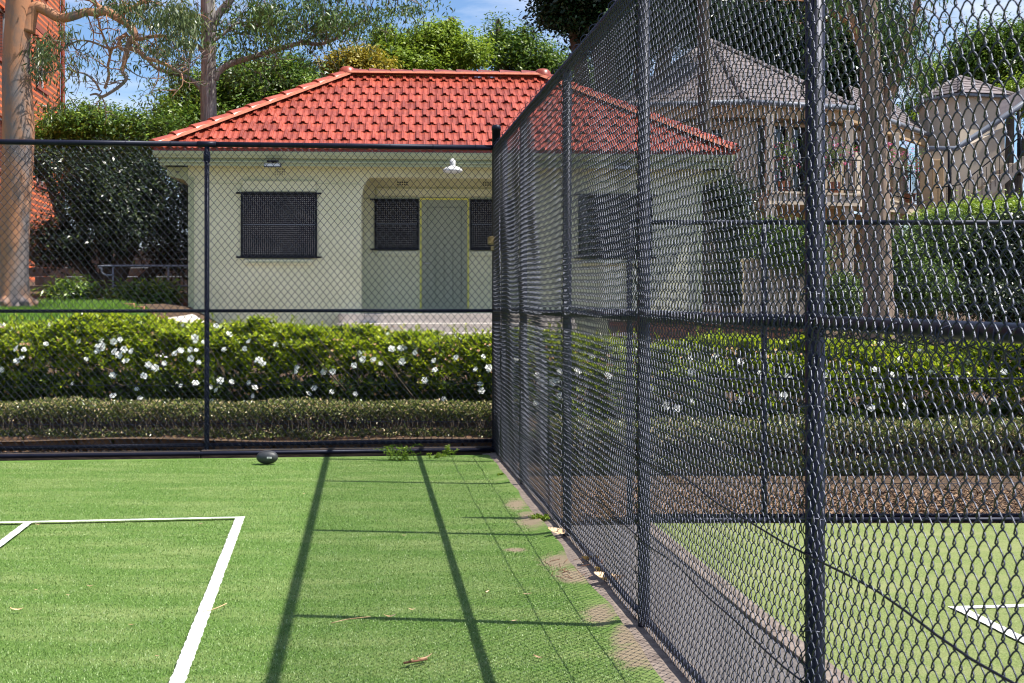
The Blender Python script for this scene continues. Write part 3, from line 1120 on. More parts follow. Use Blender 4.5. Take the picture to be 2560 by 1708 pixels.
def gardenia_hedge(label, x0, x1, yc, half, ztop, n, seed, spots, zb=0.30):
    g = RS(seed)
    t = thing('gardenia_hedge', label, 'hedge', ((x0 + x1) / 2, yc, 0))
    t.location = (0, 0, 0)
    Pn, N = hedge_points(n, x0, x1, yc, half, ztop, zb, g)
    depth = g.rand(n) ** 2.2 * 0.22
    Pn = Pn - N * depth[:, None]
    # thinning low down and holes
    hole = np.sin(Pn[:, 0] * 5.1 + 1) * np.sin(Pn[:, 2] * 9) + 0.7 * np.sin(Pn[:, 0] * 11 + Pn[:, 2] * 6)
    keep = (g.rand(n) < np.where(Pn[:, 2] < zb + 0.25, 0.6, 1.0)) & (g.rand(n) < np.where(hole > 1.1, 0.4, 1.0))
    Pn, N = Pn[keep], N[keep]
    n = len(Pn)
    # rosette axes: outward blended with up
    A = unit(N * 0.55 + np.array([0.25, -0.1, 0.85]) + g.normal(0, 0.35, (n, 3)))
    outer = (depth[keep] < 0.055) & (g.rand(n) < 0.80) & (Pn[:, 2] > zb + 0.22 + 0.25 * g.rand(n))  # outermost rosettes take the bright sunlit colour, deep and low ones stay dark
    nl = 7
    T1 = unit(np.cross(A, g.normal(0, 1, (n, 3))))
    T2 = np.cross(A, T1)
    PP, DD, NN, LL, WW = [], [], [], [], []
    for k in range(nl):
        an = (k / nl) * 2 * math.pi + g.uniform(-0.4, 0.4, n)
        el = g.uniform(0.25, 1.15, n)
        rad = T1 * np.cos(an)[:, None] + T2 * np.sin(an)[:, None]
        D = unit(rad * np.cos(el)[:, None] + A * np.sin(el)[:, None])
        Nl = unit(A * np.cos(el)[:, None] - rad * np.sin(el)[:, None])
        PP.append(Pn + rad * 0.006 + A * g.uniform(-0.03, 0.02, n)[:, None])
        DD.append(D)
        NN.append(Nl)
        LL.append(g.uniform(0.045, 0.085, n))
        WW.append(g.uniform(0.020, 0.036, n))
    om = np.tile(outer, nl)
    PP, DD, NN, LL, WW = [np.concatenate(q) for q in (PP, DD, NN, LL, WW)]
    for nm, mk, mm in (('foliage', ~om, 'gardenia'), ('sunlit_young_leaves', om, 'sunlit_newleaf')):
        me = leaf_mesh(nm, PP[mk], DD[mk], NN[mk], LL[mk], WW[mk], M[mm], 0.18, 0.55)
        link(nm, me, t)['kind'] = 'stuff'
    # shoots standing above the top
    mb = MB()
    PPs, DDs, NNs = [], [], []
    for k in range(int(8 * (x1 - x0))):
        x = g.uniform(x0, x1)
        y = yc + g.uniform(-0.5, 0.2)
        z = ztop(x) - 0.05
        hgt = g.uniform(0.08, 0.20)
        tip = Vector((x + g.uniform(-0.03, 0.03), y, z + hgt))
        mb.tube([(x, y, z - 0.15), tip], [0.004, 0.002], 4, cap=False)
        for q in range(9):
            f = q / 8
            PPs.append((x + (tip.x - x) * f, y, z + hgt * (0.3 + 0.7 * f)))
            a = g.rand() * 6.28
            DDs.append((math.cos(a), math.sin(a), 1.0))
            NNs.append((-math.cos(a), -math.sin(a), 1.0))
    k = len(PPs)
    link('shoots', leaf_mesh('shoots', np.array(PPs), np.array(DDs), np.array(NNs), g.uniform(0.04, 0.07, k), g.uniform(0.015, 0.024, k), M['sunlit_newleaf'], 0.18, 0.55), t)['kind'] = 'stuff'
    spots = list(spots)
    for k in range(35):
        lo_, hi_ = (0, 1225) if x1 < 1 else (1290, 2560)
        spots.append((g.uniform(lo_, hi_), g.uniform(800, 1000) if x1 < 1 else g.uniform(850, 1040)))
    # woody stems inside
    for k in range(int(16 * (x1 - x0))):
        x = g.uniform(x0, x1)
        y = yc + g.uniform(-0.35, 0.3)
        pts = [Vector((x, y, 0.2))]
        d = Vector((g.uniform(-0.25, 0.25), g.uniform(-0.3, 0.2), 0.3))
        for q in range(3):
            pts.append(pts[-1] + d + Vector((g.uniform(-0.06, 0.06), g.uniform(-0.06, 0.06), 0)))
        mb.tube(pts, [0.012, 0.009, 0.006, 0.003], 5, cap=False)
    mb.build('stems', M['darkbark'], t)['kind'] = 'stuff'
    # flowers: each one an object, sharing three meshes
    fl = []
    for q in range(3):
        mb = MB()
        for ring, (r, el, nn) in enumerate(((0.040, 0.25, 6), (0.030, 0.7, 6), (0.018, 1.15, 4))):
            for k in range(nn):
                an = k / nn * 6.283 + ring * 0.5 + g.uniform(-0.15, 0.15)
                e2 = el + g.uniform(-0.15, 0.15)
                d = Vector((math.cos(an) * math.cos(e2), math.sin(an) * math.cos(e2), math.sin(e2)))
                s = Vector((-math.sin(an), math.cos(an), 0)) * r * 0.42
                mb.add([(0, 0, 0.0), d * r * 0.6 + s, d * r + Vector((0, 0, -0.006)), d * r * 0.6 - s], [(0, 1, 2, 3)])
        fl.append(mb.mesh('flower', M['petal']))
    # clusters seen in the photograph (source px,py)
    for (px, py) in spots:
        # front surface of the hedge on the viewing ray
        Yf = yc - half - 0.09
        p = P(px, py, Yf)
        zt = float(ztop(p.x)) - 0.03
        if p.z > zt - 0.25:
            f = min(1.0, max(0.0, (p.z - (zt - 0.25)) / 0.25))
            Yf += f * f * 0.42
            p = P(px, py, Yf)
        p.z = min(p.z, zt + 0.03)
        o = link('flower', fl[g.randint(3)], t, p, (g.uniform(0.7, 1.4), g.uniform(-0.5, 0.5), g.uniform(-0.6, 0.6)))
        s = g.uniform(0.75, 1.25)
        o.scale = (s, s, s)
    # spent brown blooms
    n2 = int(90 * (x1 - x0))
    P2, N2 = hedge_points(n2, x0, x1, yc, half + 0.015, ztop, 0.35, g)
    PP, DD, NN = [], [], []
    for k in range(5):
        an = k / 5 * 6.283 + g.uniform(0, 1, n2)
        T1 = unit(np.cross(N2, np.array([1.0, 0.2, 0.1])))
        T2 = np.cross(N2, T1)
        D = T1 * np.cos(an)[:, None] + T2 * np.sin(an)[:, None] + N2 * 0.5
        PP.append(P2)
        DD.append(D)
        NN.append(N2)
    PP = np.concatenate(PP)
    k = len(PP)
    link('spent_blooms', leaf_mesh('spent_blooms', PP, np.concatenate(DD), np.concatenate(NN), g.uniform(0.015, 0.026, k), g.uniform(0.012, 0.02, k), M['spent']), t)['kind'] = 'stuff'


SPOTS = [(354, 805), (342, 818), (299, 813), (320, 815), (257, 827), (272, 823), (298, 840), (300, 850), (253, 850), (285, 855), (255, 865),
         (257, 872), (310, 874), (328, 878), (297, 888), (115, 860), (165, 808), (203, 817), (0, 815), (5, 925), (40, 872), (55, 895), (197, 853), (216, 898),
         (315, 903), (388, 920), (360, 940), (411, 909), (283, 990), (350, 996), (487, 845), (452, 877), (476, 875), (491, 876), (437, 884), (478, 897),
         (497, 906), (527, 968), (541, 976), (529, 1005), (635, 828), (640, 826), (622, 853), (646, 851), (612, 872), (664, 844), (732, 826), (769, 865), (710, 864),
         (640, 903), (742, 920), (540, 815), (551, 952), (579, 955), (740, 930), (830, 827), (856, 853), (898, 857), (901, 864), (899, 884), (907, 899),
         (952, 909), (979, 873), (1000, 871), (1010, 870), (1038, 869), (936, 850), (772, 984), (829, 980), (886, 914), (1110, 1000), (1222, 920), (1225, 925),
         (1187, 868), (1208, 870), (1208, 892), (1200, 960), (811, 930), (786, 971), (934, 900), (1005, 904), (632, 990), (690, 862), (560, 874),
         (1960, 1050 - 60), (2035, 870), (2120, 860), (2200, 850), (2330, 930), (2390, 945), (2140, 875), (1290, 900), (1330, 870), (1345, 940), (1400, 930),
         (1480, 890), (1520, 940), (1560, 870), (1610, 905), (1660, 880), (1730, 930), (1790, 890), (1850, 905), (1900, 935), (1870, 870),
         (2060, 940), (2250, 900), (2300, 880), (2420, 905), (2470, 880), (2510, 930), (2540, 890), (2000, 905), (1700, 860)]
gardenia_hedge('bright green gardenia hedge dotted with white flowers behind the back fence on the left', -6.6, 0.25, 15.0, 0.62,
               lambda x: 1.10 + 0.14 / (1 + np.exp((x + 2.5) * 3)) + 0.02 * np.sin(x * 4), 17000, 31, [q for q in SPOTS if q[0] < 1300])
gardenia_hedge('bright green gardenia hedge seen through the side fence above the right hand court', 0.27, 6.4, 13.5, 0.62,
               lambda x: 1.10 + 0.03 * np.sin(x * 4) - 0.012 * x, 15000, 32, [q for q in SPOTS if q[0] >= 1300], 0.15)


def low_hedge(label, x0, x1, yc, half, zt, zb, n, seed):
    g = RS(seed)
    t = thing('clipped_hedge', label, 'hedge', (0, 0, 0))
    ztop = lambda x: zt + 0.012 * np.sin(x * 5)
    Pn, N = hedge_points(n, x0, x1, yc, half, ztop, zb, g, bump=0.015, round_p=5)
    Pn = Pn - N * (g.rand(n) ** 1.6 * 0.10)[:, None]
    D = unit(N * 0.5 + g.normal(0, 0.7, (n, 3)))
    NN = unit(N * 0.4 + np.array([0, 0, 0.6]) + g.normal(0, 0.5, (n, 3)))
    link('foliage', leaf_mesh('clipped_foliage', Pn, D, NN, g.uniform(0.020, 0.040, n), g.uniform(0.011, 0.020, n), M['lowhedge'], 0.2, 0.5), t)['kind'] = 'stuff'
    mb = MB()
    for k in range(300):
        x = g.uniform(x0, x1)
        y = yc + g.uniform(-0.2, 0.2)
        mb.tube([(x, y, 0.08), (x + g.uniform(-0.06, 0.06), y + g.uniform(-0.05, 0.05), 0.25), (x + g.uniform(-0.1, 0.1), y, 0.4)], [0.007, 0.005, 0.002], 4, cap=False)
    mb.build('stems', M['darkbark'], t)['kind'] = 'stuff'


low_hedge('low clipped hedge with small brown and green leaves under the left gardenia hedge', -6.6, 0.25, 14.02, 0.30, 0.455, 0.06, 62000, 41)
low_hedge('low clipped dark hedge at the foot of the right gardenia hedge', 0.35, 6.0, 12.25, 0.40, 0.42, -0.02, 56000, 42)


# ------------------------------------------------------------------ roof tiles
def tile_mesh(name, wdt, expo, m, style='roman', thick=0.016, lift=0.019, over=0.05):
    if style == 'roman':
        prof = [(0.0, 0.0), (0.006, 0.022), (0.022, 0.027), (0.034, 0.021), (0.046, 0.027), (0.060, 0.022), (0.068, -0.004), (0.108, -0.019), (0.148, -0.006), (0.158, 0.003), (0.168, -0.006), (0.210, -0.018), (wdt - 0.003, -0.002)]
    else:
        prof = [(0.004, 0.0), (wdt * 0.5, 0.003), (wdt - 0.004, 0.0)]
    vs, fs = [], []
    n = len(prof)
    for (u, h) in prof:
        vs.append((u, 0, h + lift))
    for (u, h) in prof:
        vs.append((u, expo + over, h * 0.8 - 0.002))
    for (u, h) in prof:
        vs.append((u, 0.006, h + lift - thick))
    for i in range(n - 1):
        fs.append((i, i + 1, n + i + 1, n + i))
        fs.append((2 * n + i, 2 * n + i + 1, i + 1, i))
    me = bpy.data.meshes.new(name)
    me.from_pydata(vs, [], fs)
    me.update()
    me.materials.append(m)
    return me


def lay_face(poly, m, wdt, expo, parent, style, individual, name='tile', jitter=0.003, seed=0, inset=0.0):
    """poly: convex 3-D polygon (local to the parent), first edge is the eave. Returns the joined object when not individual."""
    p = [Vector(q) for q in poly]
    u = (p[1] - p[0]).normalized()
    nrm = (p[1] - p[0]).cross(p[-1] - p[0]).normalized()
    if nrm.z < 0:
        nrm = -nrm
    v = nrm.cross(u).normalized()
    if v.z < 0:
        v = -v
    rotm = Matrix((u, v, nrm)).transposed().to_4x4()
    uv = [((q - p[0]).dot(u), (q - p[0]).dot(v)) for q in p]
    # orientation
    area = sum(uv[i][0] * uv[(i + 1) % len(uv)][1] - uv[(i + 1) % len(uv)][0] * uv[i][1] for i in range(len(uv)))
    if area < 0:
        uv = uv[::-1]
    umin, umax = min(a for a, b in uv), max(a for a, b in uv)
    vmax = max(b for a, b in uv)
    edges = []
    for i in range(len(uv)):
        a, b = Vector(uv[i]), Vector(uv[(i + 1) % len(uv)])
        d = (b - a)
        if d.length < 1e-6:
            continue
        d.normalize()
        inn = Vector((-d.y, d.x))
        if abs(d.y) < 1e-4 and a.y < 1e-4:
            continue                      # the eave does not cut
        edges.append((a, inn))
    base = tile_mesh(name, wdt, expo, m, style)
    g = RS(seed)
    rows = int(math.ceil(vmax / expo - 0.15))
    joined = MB()
    cnt = 0
    for r in range(rows):
        v0 = r * expo - (0.045 if r == 0 else 0)
        off = (r % 2) * wdt / 2
        k = int(math.floor((umin - off) / wdt)) - 1
        while k * wdt + off < umax:
            u0 = k * wdt + off
            k += 1
            quad = [(u0, v0), (u0 + wdt, v0), (u0 + wdt, v0 + expo), (u0, v0 + expo)]
            inside = True
            out = False
            for a, inn in edges:
                ds = [(Vector(q) - a).dot(inn) - inset for q in quad]
                if max(ds) < 0.03:
                    out = True
                    break
                if min(ds) < 0:
                    inside = False
            if out:
                continue
            loc = Vector((u0, v0, 0)) + Vector((0, 0, g.uniform(-jitter, jitter)))
            if inside:
                me = base
            else:
                bm = bmesh.new()
                bm.from_mesh(base)
                for a, inn in edges:
                    la = Vector((a.x + inn.x * inset - u0, a.y + inn.y * inset - v0, 0))
                    bmesh.ops.bisect_plane(bm, geom=bm.verts[:] + bm.edges[:] + bm.faces[:], plane_co=la, plane_no=(-inn.x, -inn.y, 0), clear_outer=True)
                if len(bm.faces) == 0:
                    bm.free()
                    continue
                me = bpy.data.meshes.new('cut_tile')
                bm.to_mesh(me)
                bm.free()
                me.materials.append(m) if not me.materials else None
            mw = Matrix.Translation(p[0]) @ rotm @ Matrix.Translation(loc)
            if individual:
                o = link(name, me, parent)
                o.matrix_local = mw
                cnt += 1
            else:
                joined.add([mw @ vv.co for vv in me.vertices], [tuple(f.vertices) for f in me.polygons])
    if not individual:
        o = joined.build('tile_courses', m, parent)
        o['kind'] = 'stuff'
        return o
    return cnt


def cap_run(a, b, m, parent, name='ridge_tile', length=0.40, wid=0.125, hgt=0.075, mortar=None):
    """overlapping ridge or hip caps from low end a to high end b"""
    a, b = Vector(a), Vector(b)
    d = (b - a)
    Lr = d.length
    d.normalize()
    s = d.cross(Vector((0, 0, 1))).normalized()
    upv = s.cross(d).normalized()
    n = max(1, int(round(Lr / length)))
    st = Lr / n
    mb = MB()
    prof = [(-1, -0.30), (-0.82, 0.25), (-0.42, 0.80), (0, 1.0), (0.42, 0.80), (0.82, 0.25), (1, -0.30)]
    vs = []
    for (yy, ext, lf) in ((0, 1.1, 0.024), (0.05, 1.08, 0.022), (st + 0.03, 0.93, 0.0)):
        for (q, h) in prof:
            vs.append((yy, q * wid * ext, h * hgt * ext + lf))
    for (q, h) in prof:
        vs.append((0.003, q * wid * 0.95, h * hgt * 0.9))
    fs = []
    for r in range(2):
        for i in range(6):
            fs.append((r * 7 + i, r * 7 + i + 1, (r + 1) * 7 + i + 1, (r + 1) * 7 + i))
    for i in range(6):
        fs.append((21 + i, 21 + i + 1, i + 1, i))
    mb.add(vs, fs)
    me = mb.mesh(name, m)
    rot = Matrix((d, s, upv)).transposed().to_4x4()
    for k in range(n):
        o = link(name, me, parent)
        o.matrix_local = Matrix.Translation(a + d * st * k) @ rot
    if mortar:
        mb = MB()
        mb.slab([a - s * wid * 1.35 + upv * -0.02, a + s * wid * 1.35 + upv * -0.02, a + s * wid * 0.9 + upv * 0.028, a - s * wid * 0.9 + upv * 0.028], d * Lr)
        mb.build('mortar_bed', mortar, parent)


# ------------------------------------------------------------------ the pavilion
def pavilion():
    S = F / 24.0
    CX = -1.12
    hs = thing('pavilion', 'cream clubhouse with a red tiled hip roof and a recessed entrance porch', 'house', (CX, 24.0, 0), math.radians(4.0))
    lx = lambda px: (px - 1124.0) / S
    lz = lambda py: EYE + (HOR - py) / S
    W2, PW, D = 4.53, 1.53, 5.4
    fl = 1.245
    zt = 3.86
    base = 0.60
    pd = 1.30
    m = M['wall']
    # walls with window openings
    def wall_with_hole(x0, x1, holes, y0, y1):
        mb = MB()
        x = x0
        for (a, b, c, d) in holes:
            mb.box(x, a, y0, y1, base, zt)
            mb.box(a, b, y0, y1, base, c)
            mb.box(a, b, y0, y1, d, zt)
            x = b
        mb.box(x, x1, y0, y1, base, zt)
        return mb
    wl = (lx(611), lx(798), 2.24, 3.345)
    wr_ = (-wl[1], -wl[0], 2.24, 3.345)
    wall_with_hole(-W2, -PW, [wl], 0, 0.25).build('wall', m, hs)
    wall_with_hole(PW, W2, [wr_], 0, 0.25).build('wall', m, hs)
    MB().box(-W2, -W2 + 0.25, 0.252, D, base, zt).build('wall', m, hs)
    MB().box(W2 - 0.25, W2, 0.252, D, base, zt).build('wall', m, hs)
    MB().box(-W2 + 0.252, W2 - 0.252, D - 0.25, D, base, zt).build('wall', m, hs)
    MB().box(-PW - 0.2, -PW, 0.252, pd + 0.2, base, zt).build('wall', m, hs)
    MB().box(PW, PW + 0.2, 0.252, pd + 0.2, base, zt).build('wall', m, hs)
    # porch back wall, with openings
    pw = (-1.34, -0.52, 2.43, 3.335)
    pw2 = (0.43, 1.25, 2.43, 3.335)
    dr = (-0.50, 0.41)
    mb = MB()
    y0, y1 = pd, pd + 0.2
    mb.box(-PW, pw[0], y0, y1, base, zt)
    mb.box(pw[0], pw[1], y0, y1, base, pw[2])
    mb.box(pw[0], pw2[1], y0, y1, pw[3] + 0.05, zt)
    mb.box(pw[0], pw[1], y0, y1, pw[3], pw[3] + 0.05)
    mb.box(pw2[0], pw2[1], y0, y1, pw2[2], pw2[2] + 0.002)
    mb.box(pw2[0], pw2[1], y0, y1, base, pw2[2])
    mb.box(pw2[0], pw2[1], y0, y1, pw2[3], pw2[3] + 0.05)
    mb.box(pw2[1], PW, y0, y1, base, zt)
    mb.box(pw[1], dr[0], y0, y1, fl, pw[3] + 0.05)
    mb.box(dr[1], pw2[0], y0, y1, fl, pw[3] + 0.05)
    mb.build('porch_wall', m, hs)
    # porch beam with curved brackets
    mb = MB()
    zb = lz(444)
    mb.box(-PW, PW, 0.0, 0.25, zb, zt)
    mb.build('porch_beam', m, hs)
    for sgn_ in (-1, 1):
        cs = []
        for k in range(7):
            a = k / 6 * math.pi / 2
            cs.append((sgn_ * (PW - 0.155 * (1 - math.sin(a))), zb - 0.42 * (1 - math.cos(a)) ** 0.8))
        poly = [(sgn_ * PW, 0.001, zb)] + [(x, 0.001, z) for x, z in cs]
        mb = MB()
        mb.slab([(x, y, z) for x, y, z in poly], (0, 0.22, 0))
        mb.build('bracket', m, hs)
    # raised bands on the wall: horizontal expansion line, window heads
    for (a, b) in ((-W2, -PW), (PW, W2)):
        MB().box(a, b, -0.006, 0.0, lz(461) - 0.008, lz(461)).build('wall_joint', M['trim'], hs)
        MB().box(a - 0.0, b + 0.0, -0.02, 0.0, base, 1.03).build('plinth', m, hs)
    MB().box(-PW, PW, pd - 0.012, pd, lz(478) - 0.05, lz(478) - 0.03).build('wall_joint', M['trim'], hs)

    def window(x0, x1, z0, z1, yw, parent=hs, rail=True, ears=(0.08, 0.08)):
        w_ = thing('window', None, None)
        w_.parent = parent
        w_.location = (x0, yw, z0)
        ww, hh = x1 - x0, z1 - z0
        mb = MB()
        t = 0.035
        mb.box(0, ww, -0.045, -0.010, hh - t, hh)
        mb.box(0, ww, -0.045, -0.010, 0, t)
        mb.box(0, t, -0.045, -0.010, t, hh - t)
        mb.box(ww - t, ww, -0.045, -0.010, t, hh - t)
        mb.build('frame', M['black'], w_)
        MB().bbox(t, ww - t, -0.04, -0.014, hh * 0.50, hh * 0.50 + 0.016, 0.003).build('mullion', M['gutter_grey'], w_)
        MB().box(t, ww - t, -0.026, -0.018, t, hh - t).build('screen', M['screen'], w_)
        MB().box(0.01, ww - 0.01, 0.06, 0.07, 0.01, hh - 0.01).build('pane', M['glass'], w_)
        MB().bbox(-ears[0], ww + ears[1], -0.075, -0.046, hh - 0.012, hh + 0.018, 0.004).build('hood_bar', M['black'], w_)
        MB().bbox(-ears[0], ww + ears[1], -0.075, -0.046, -0.025, 0.005, 0.004).build('sill_bar', M['black'], w_)
        return w_
    for hx in (wl, wr_):
        window(*hx, 0.0)
        ww = hx[1] - hx[0]
        MB().bbox(hx[0] + 0.02, hx[1] - 0.02, -0.05, -0.002, 3.37, 3.575, 0.018).build('window_head', m, hs)
        MB().bbox(hx[0] + 0.06, hx[1] - 0.06, -0.055, -0.002, 2.10, 2.20, 0.018).build('window_sill', m, hs)
        MB().bbox(hx[0] + 0.10, hx[1] - 0.14, -0.075, -0.050, 2.135, 2.150, 0.004).build('window_sill', M['trim'], hs)
    window(pw[0], pw[1], pw[2], pw[3], pd, ears=(0.08, 0.0))
    window(pw2[0], pw2[1], pw2[2], pw2[3], pd, ears=(0.0, 0.08))
    for (a, b) in ((pw[0], pw[1]), (pw2[0], pw2[1])):
        MB().bbox(a + 0.02, b - 0.02, pd - 0.05, pd - 0.002, 2.30, 2.395, 0.015).build('window_sill', m, hs)
    MB().bbox(pw[0] + 0.03, pw2[1] - 0.03, pd - 0.045, pd - 0.002, 3.40, 3.56, 0.02).build('window_head', m, hs)
    # door
    dt = 3.375
    d_ = thing('door', None, None)
    d_.parent = hs
    d_.location = (dr[0], pd, fl)
    dw, dh = dr[1] - dr[0], dt - fl
    mb = MB()
    mb.box(0, 0.03, -0.02, 0.03, 0, dh)
    mb.box(dw - 0.03, dw, -0.02, 0.03, 0, dh)
    mb.box(0.03, dw - 0.03, -0.02, 0.03, dh - 0.035, dh)
    mb.build('door_frame', M['yellow'], d_)
    MB().box(0.03, dw - 0.03, 0.012, 0.05, 0, dh - 0.035).build('door_leaf', M['door'], d_)
    # stiles, rails, boards
    x0, x1 = 0.032, dw - 0.032
    MB().box(x0, x0 + 0.10, -0.016, 0.012, 0.0, dh - 0.037).build('stile', M['door'], d_)
    MB().box(x1 - 0.10, x1, -0.016, 0.012, 0.0, dh - 0.037).build('stile', M['door'], d_)
    MB().box(x0 + 0.10, x1 - 0.10, -0.016, 0.012, dh - 0.16, dh - 0.037).build('rail', M['door'], d_)
    MB().box(x0 + 0.10, x1 - 0.10, -0.016, 0.012, dh - 0.85, dh - 0.75).build('rail', M['door'], d_)
    MB().box(x0 + 0.10, x1 - 0.10, -0.016, 0.012, 0, 0.18).build('rail', M['door'], d_)
    nb = 4
    bw = (x1 - x0 - 0.20) / nb
    me = MB().bbox(0, bw - 0.016, -0.006, 0.012, 0.0, dh - 0.85 - 0.18, 0.004).mesh('board', M['door'])
    for k in range(nb):
        link('board', me, d_, (x0 + 0.10 + k * bw + 0.004, -0.001, 0.18))
    me = MB().bbox(0, (x1 - x0 - 0.20) - 0.01, 0.0, 0.010, 0.0, 0.56, 0.003).mesh('board', M['door'])
    link('board', me, d_, (x0 + 0.105, 0.001, dh - 0.74))
    # handle and deadlock
    mb = MB()
    mb.lathe([(0.001, 0.03), (0.022, 0.028), (0.026, 0.0)], (0, 0, 0), 12)
    hm = mb.mesh('handle_rose', M['steel'])
    for z in (0.92, 1.08):
        o = link('door_lock', hm, d_, (0.075, -0.018, z), (math.radians(90), 0, 0))
    MB().tube([(0.075, -0.05, 0.92), (0.12, -0.055, 0.915), (0.19, -0.05, 0.918)], [0.011, 0.010, 0.008], 8).build('handle', M['steel'], d_)
    # floor, ceiling of the porch
    MB().box(-PW, PW, 0.0, pd, base, fl).build('porch_floor', M['step'], hs)
    MB().box(-PW + 0.002, PW - 0.002, 0.252, pd - 0.002, 3.74, 3.78).build('porch_ceiling', m, hs)
    # steps
    sx0, sx1 = lx(852), 2.20
    for k, (ya, z) in enumerate(((-0.34, fl), (-0.66, 1.085), (-0.98, 0.925))):
        x0s, x1s = sx0 - 0.0 * k, sx1
        r = 0.16
        poly = [(x1s, 0.0 - 0.32 * k + 0.0), (x0s, 0.0 - 0.32 * k)]
        for q in range(7):
            a = math.pi + q / 6 * math.pi / 2
            poly.append((x0s + r + r * math.cos(a), ya + r + r * math.sin(a)))
        poly.append((x1s, ya))
        poly = poly[::-1]
        # block below and a nosing slab
        mb = MB()
        mb.prism(poly[::-1], base if k == 2 else z - 0.158, z - 0.045)
        mb.build('step_riser', M['step'], hs)
        # tread slabs, split in blocks
        nsl = 9
        for q in range(nsl):
            a = x0s + (x1s - x0s) * q / nsl + 0.004
            b = x0s + (x1s - x0s) * (q + 1) / nsl - 0.004
            if q == 0:
                pl = [(a, -0.32 * k - 0.002), ] + [(x0s + r + (r + 0.012) * math.cos(math.pi + t_ / 5 * math.pi / 2), ya + r + (r + 0.012) * math.sin(math.pi + t_ / 5 * math.pi / 2)) for t_ in range(6)] + [(b, ya - 0.012), (b, -0.32 * k - 0.002)]
                mbb = MB().prism(pl, z - 0.044, z)
            else:
                mbb = MB().bbox(a, b, ya - 0.012, -0.32 * k - 0.002, z - 0.044, z, 0.006)
            mbb.build('step_slab', M['step'], hs)
    # eaves
    EX, OV, ez = 5.04, 0.50, 4.10
    DY = D + 0.36 * 2
    ye = -OV
    yb = ye + 6.26
    # soffit
    mb = MB()
    mb.box(-EX + 0.06, EX - 0.06, ye + 0.06, yb - 0.06, 3.845, 3.865)
    mb.build('soffit', M['trim'], hs)
    # fascia boards and gutters
    def ring(x0, x1, y0, y1, z0, z1, t, mm, nm):
        MB().box(x0, x1, y0, y0 + t, z0, z1).build(nm, mm, hs)
        MB().box(x0, x1, y1 - t, y1, z0, z1).build(nm, mm, hs)
        MB().box(x0, x0 + t, y0 + t, y1 - t, z0, z1).build(nm, mm, hs)
        MB().box(x1 - t, x1, y0 + t, y1 - t, z0, z1).build(nm, mm, hs)
    ring(-EX + 0.10, EX - 0.10, ye + 0.10, yb - 0.10, 3.79, 3.95, 0.03, M['trim'], 'fascia')
    # ogee gutter: lathe-like profile swept along the eaves
    gp = [(0.10, 0.0), (0.035, 0.0), (0.02, 0.012), (0.018, 0.03), (0.0, 0.05), (-0.012, 0.085), (-0.012, 0.112), (0.004, 0.116), (0.004, 0.105)]
    cor = [(-EX, ye, -1, -1), (EX, ye, 1, -1), (EX, yb, 1, 1), (-EX, yb, -1, 1)]
    for s_ in range(4):
        a, b = cor[s_], cor[(s_ + 1) % 4]
        vs, fs = [], []
        for (cx_, cy_, dx, dy) in (a, b):
            for (i_, z_) in gp:
                vs.append((cx_ - dx * i_, cy_ - dy * i_, 3.915 + z_))
        n_ = len(gp)
        for i in range(n_ - 1):
            fs.append((i, i + 1, n_ + i + 1, n_ + i))
        MB().add(vs, fs).build('gutter', M['trim'], hs)
    # lower boxed eave end at the left with a rounded corner to the wall
    for sg in (-1, 1):
        poly = [(sg * (EX - 0.14), 0.02, 3.80), (sg * (EX - 0.14), 0.02, 3.655), (sg * (W2 + 0.16), 0.02, 3.60)]
        for k in range(6):
            a = k / 5 * math.pi / 2
            poly.append((sg * (W2 + 0.16 * (1 - math.sin(a))), 0.02, 3.60 - 0.16 * (1 - math.cos(a))))
        poly.append((sg * W2, 0.02, 3.80))
        MB().slab(poly, (0, D - 0.1, 0)).build('eave_box', M['trim'], hs)
        MB().tube([(sg * (EX - 0.30), -0.03, 3.705), (sg * (W2 + 0.15), -0.03, 3.715)], 0.012, 8).build('conduit', M['gutter_grey'], hs)
        MB().box(sg * W2 - 0.045 - sg * 0.055, sg * W2 + 0.045 - sg * 0.055, -0.03, -0.003, base, 3.62).build('corner_strip', M['trim'], hs)
    # roof body under the tiles
    rr = 3.13
    zr = 5.87
    A = Vector((-EX, ye, ez))
    B = Vector((EX, ye, ez))
    C = Vector((EX, yb, ez))
    Dd = Vector((-EX, yb, ez))
    R1 = Vector((-EX + rr, ye + rr, zr))
    R2 = Vector((EX - rr, ye + rr, zr))
    dn = Vector((0, 0, -0.03))
    mb = MB()
    mb.add([p + dn for p in (A, B, C, Dd, R1, R2)], [(0, 1, 5, 4), (1, 2, 5), (2, 3, 4, 5), (3, 0, 4), (3, 2, 1, 0)])
    roof = mb.build('roof', M['mortar'], hs)
    MB().box(-EX + 0.01, EX - 0.01, ye + 0.012, ye + 0.03, 4.0, 4.085).build('eave_strip', M['eave_red'], hs)
    n_t = lay_face([A, B, R2, R1], M['tile'], 0.255, 0.365, roof, 'roman', True, seed=1, inset=0.05)
    print('front tiles', n_t)
    lay_face([B, C, R2], M['tile'], 0.255, 0.365, roof, 'roman', False, seed=2, inset=0.05)
    lay_face([Dd, A, R1], M['tile'], 0.255, 0.365, roof, 'roman', False, seed=3, inset=0.05)
    lay_face([C, Dd, R1, R2], M['tile'], 0.255, 0.365, roof, 'roman', False, seed=4, inset=0.05)
    upz = Vector((0, 0, 0.035))
    for (a, b) in ((A, R1), (B, R2), (C, R2), (Dd, R1)):
        cap_run(a + upz, b + upz, M['tile'], roof, 'hip_tile', 0.42, 0.132, 0.062, M['mortar'])
    cap_run(R1 + upz, R2 + upz, M['ridge'], roof, 'ridge_tile', 0.42, 0.13, 0.065, M['mortar'])
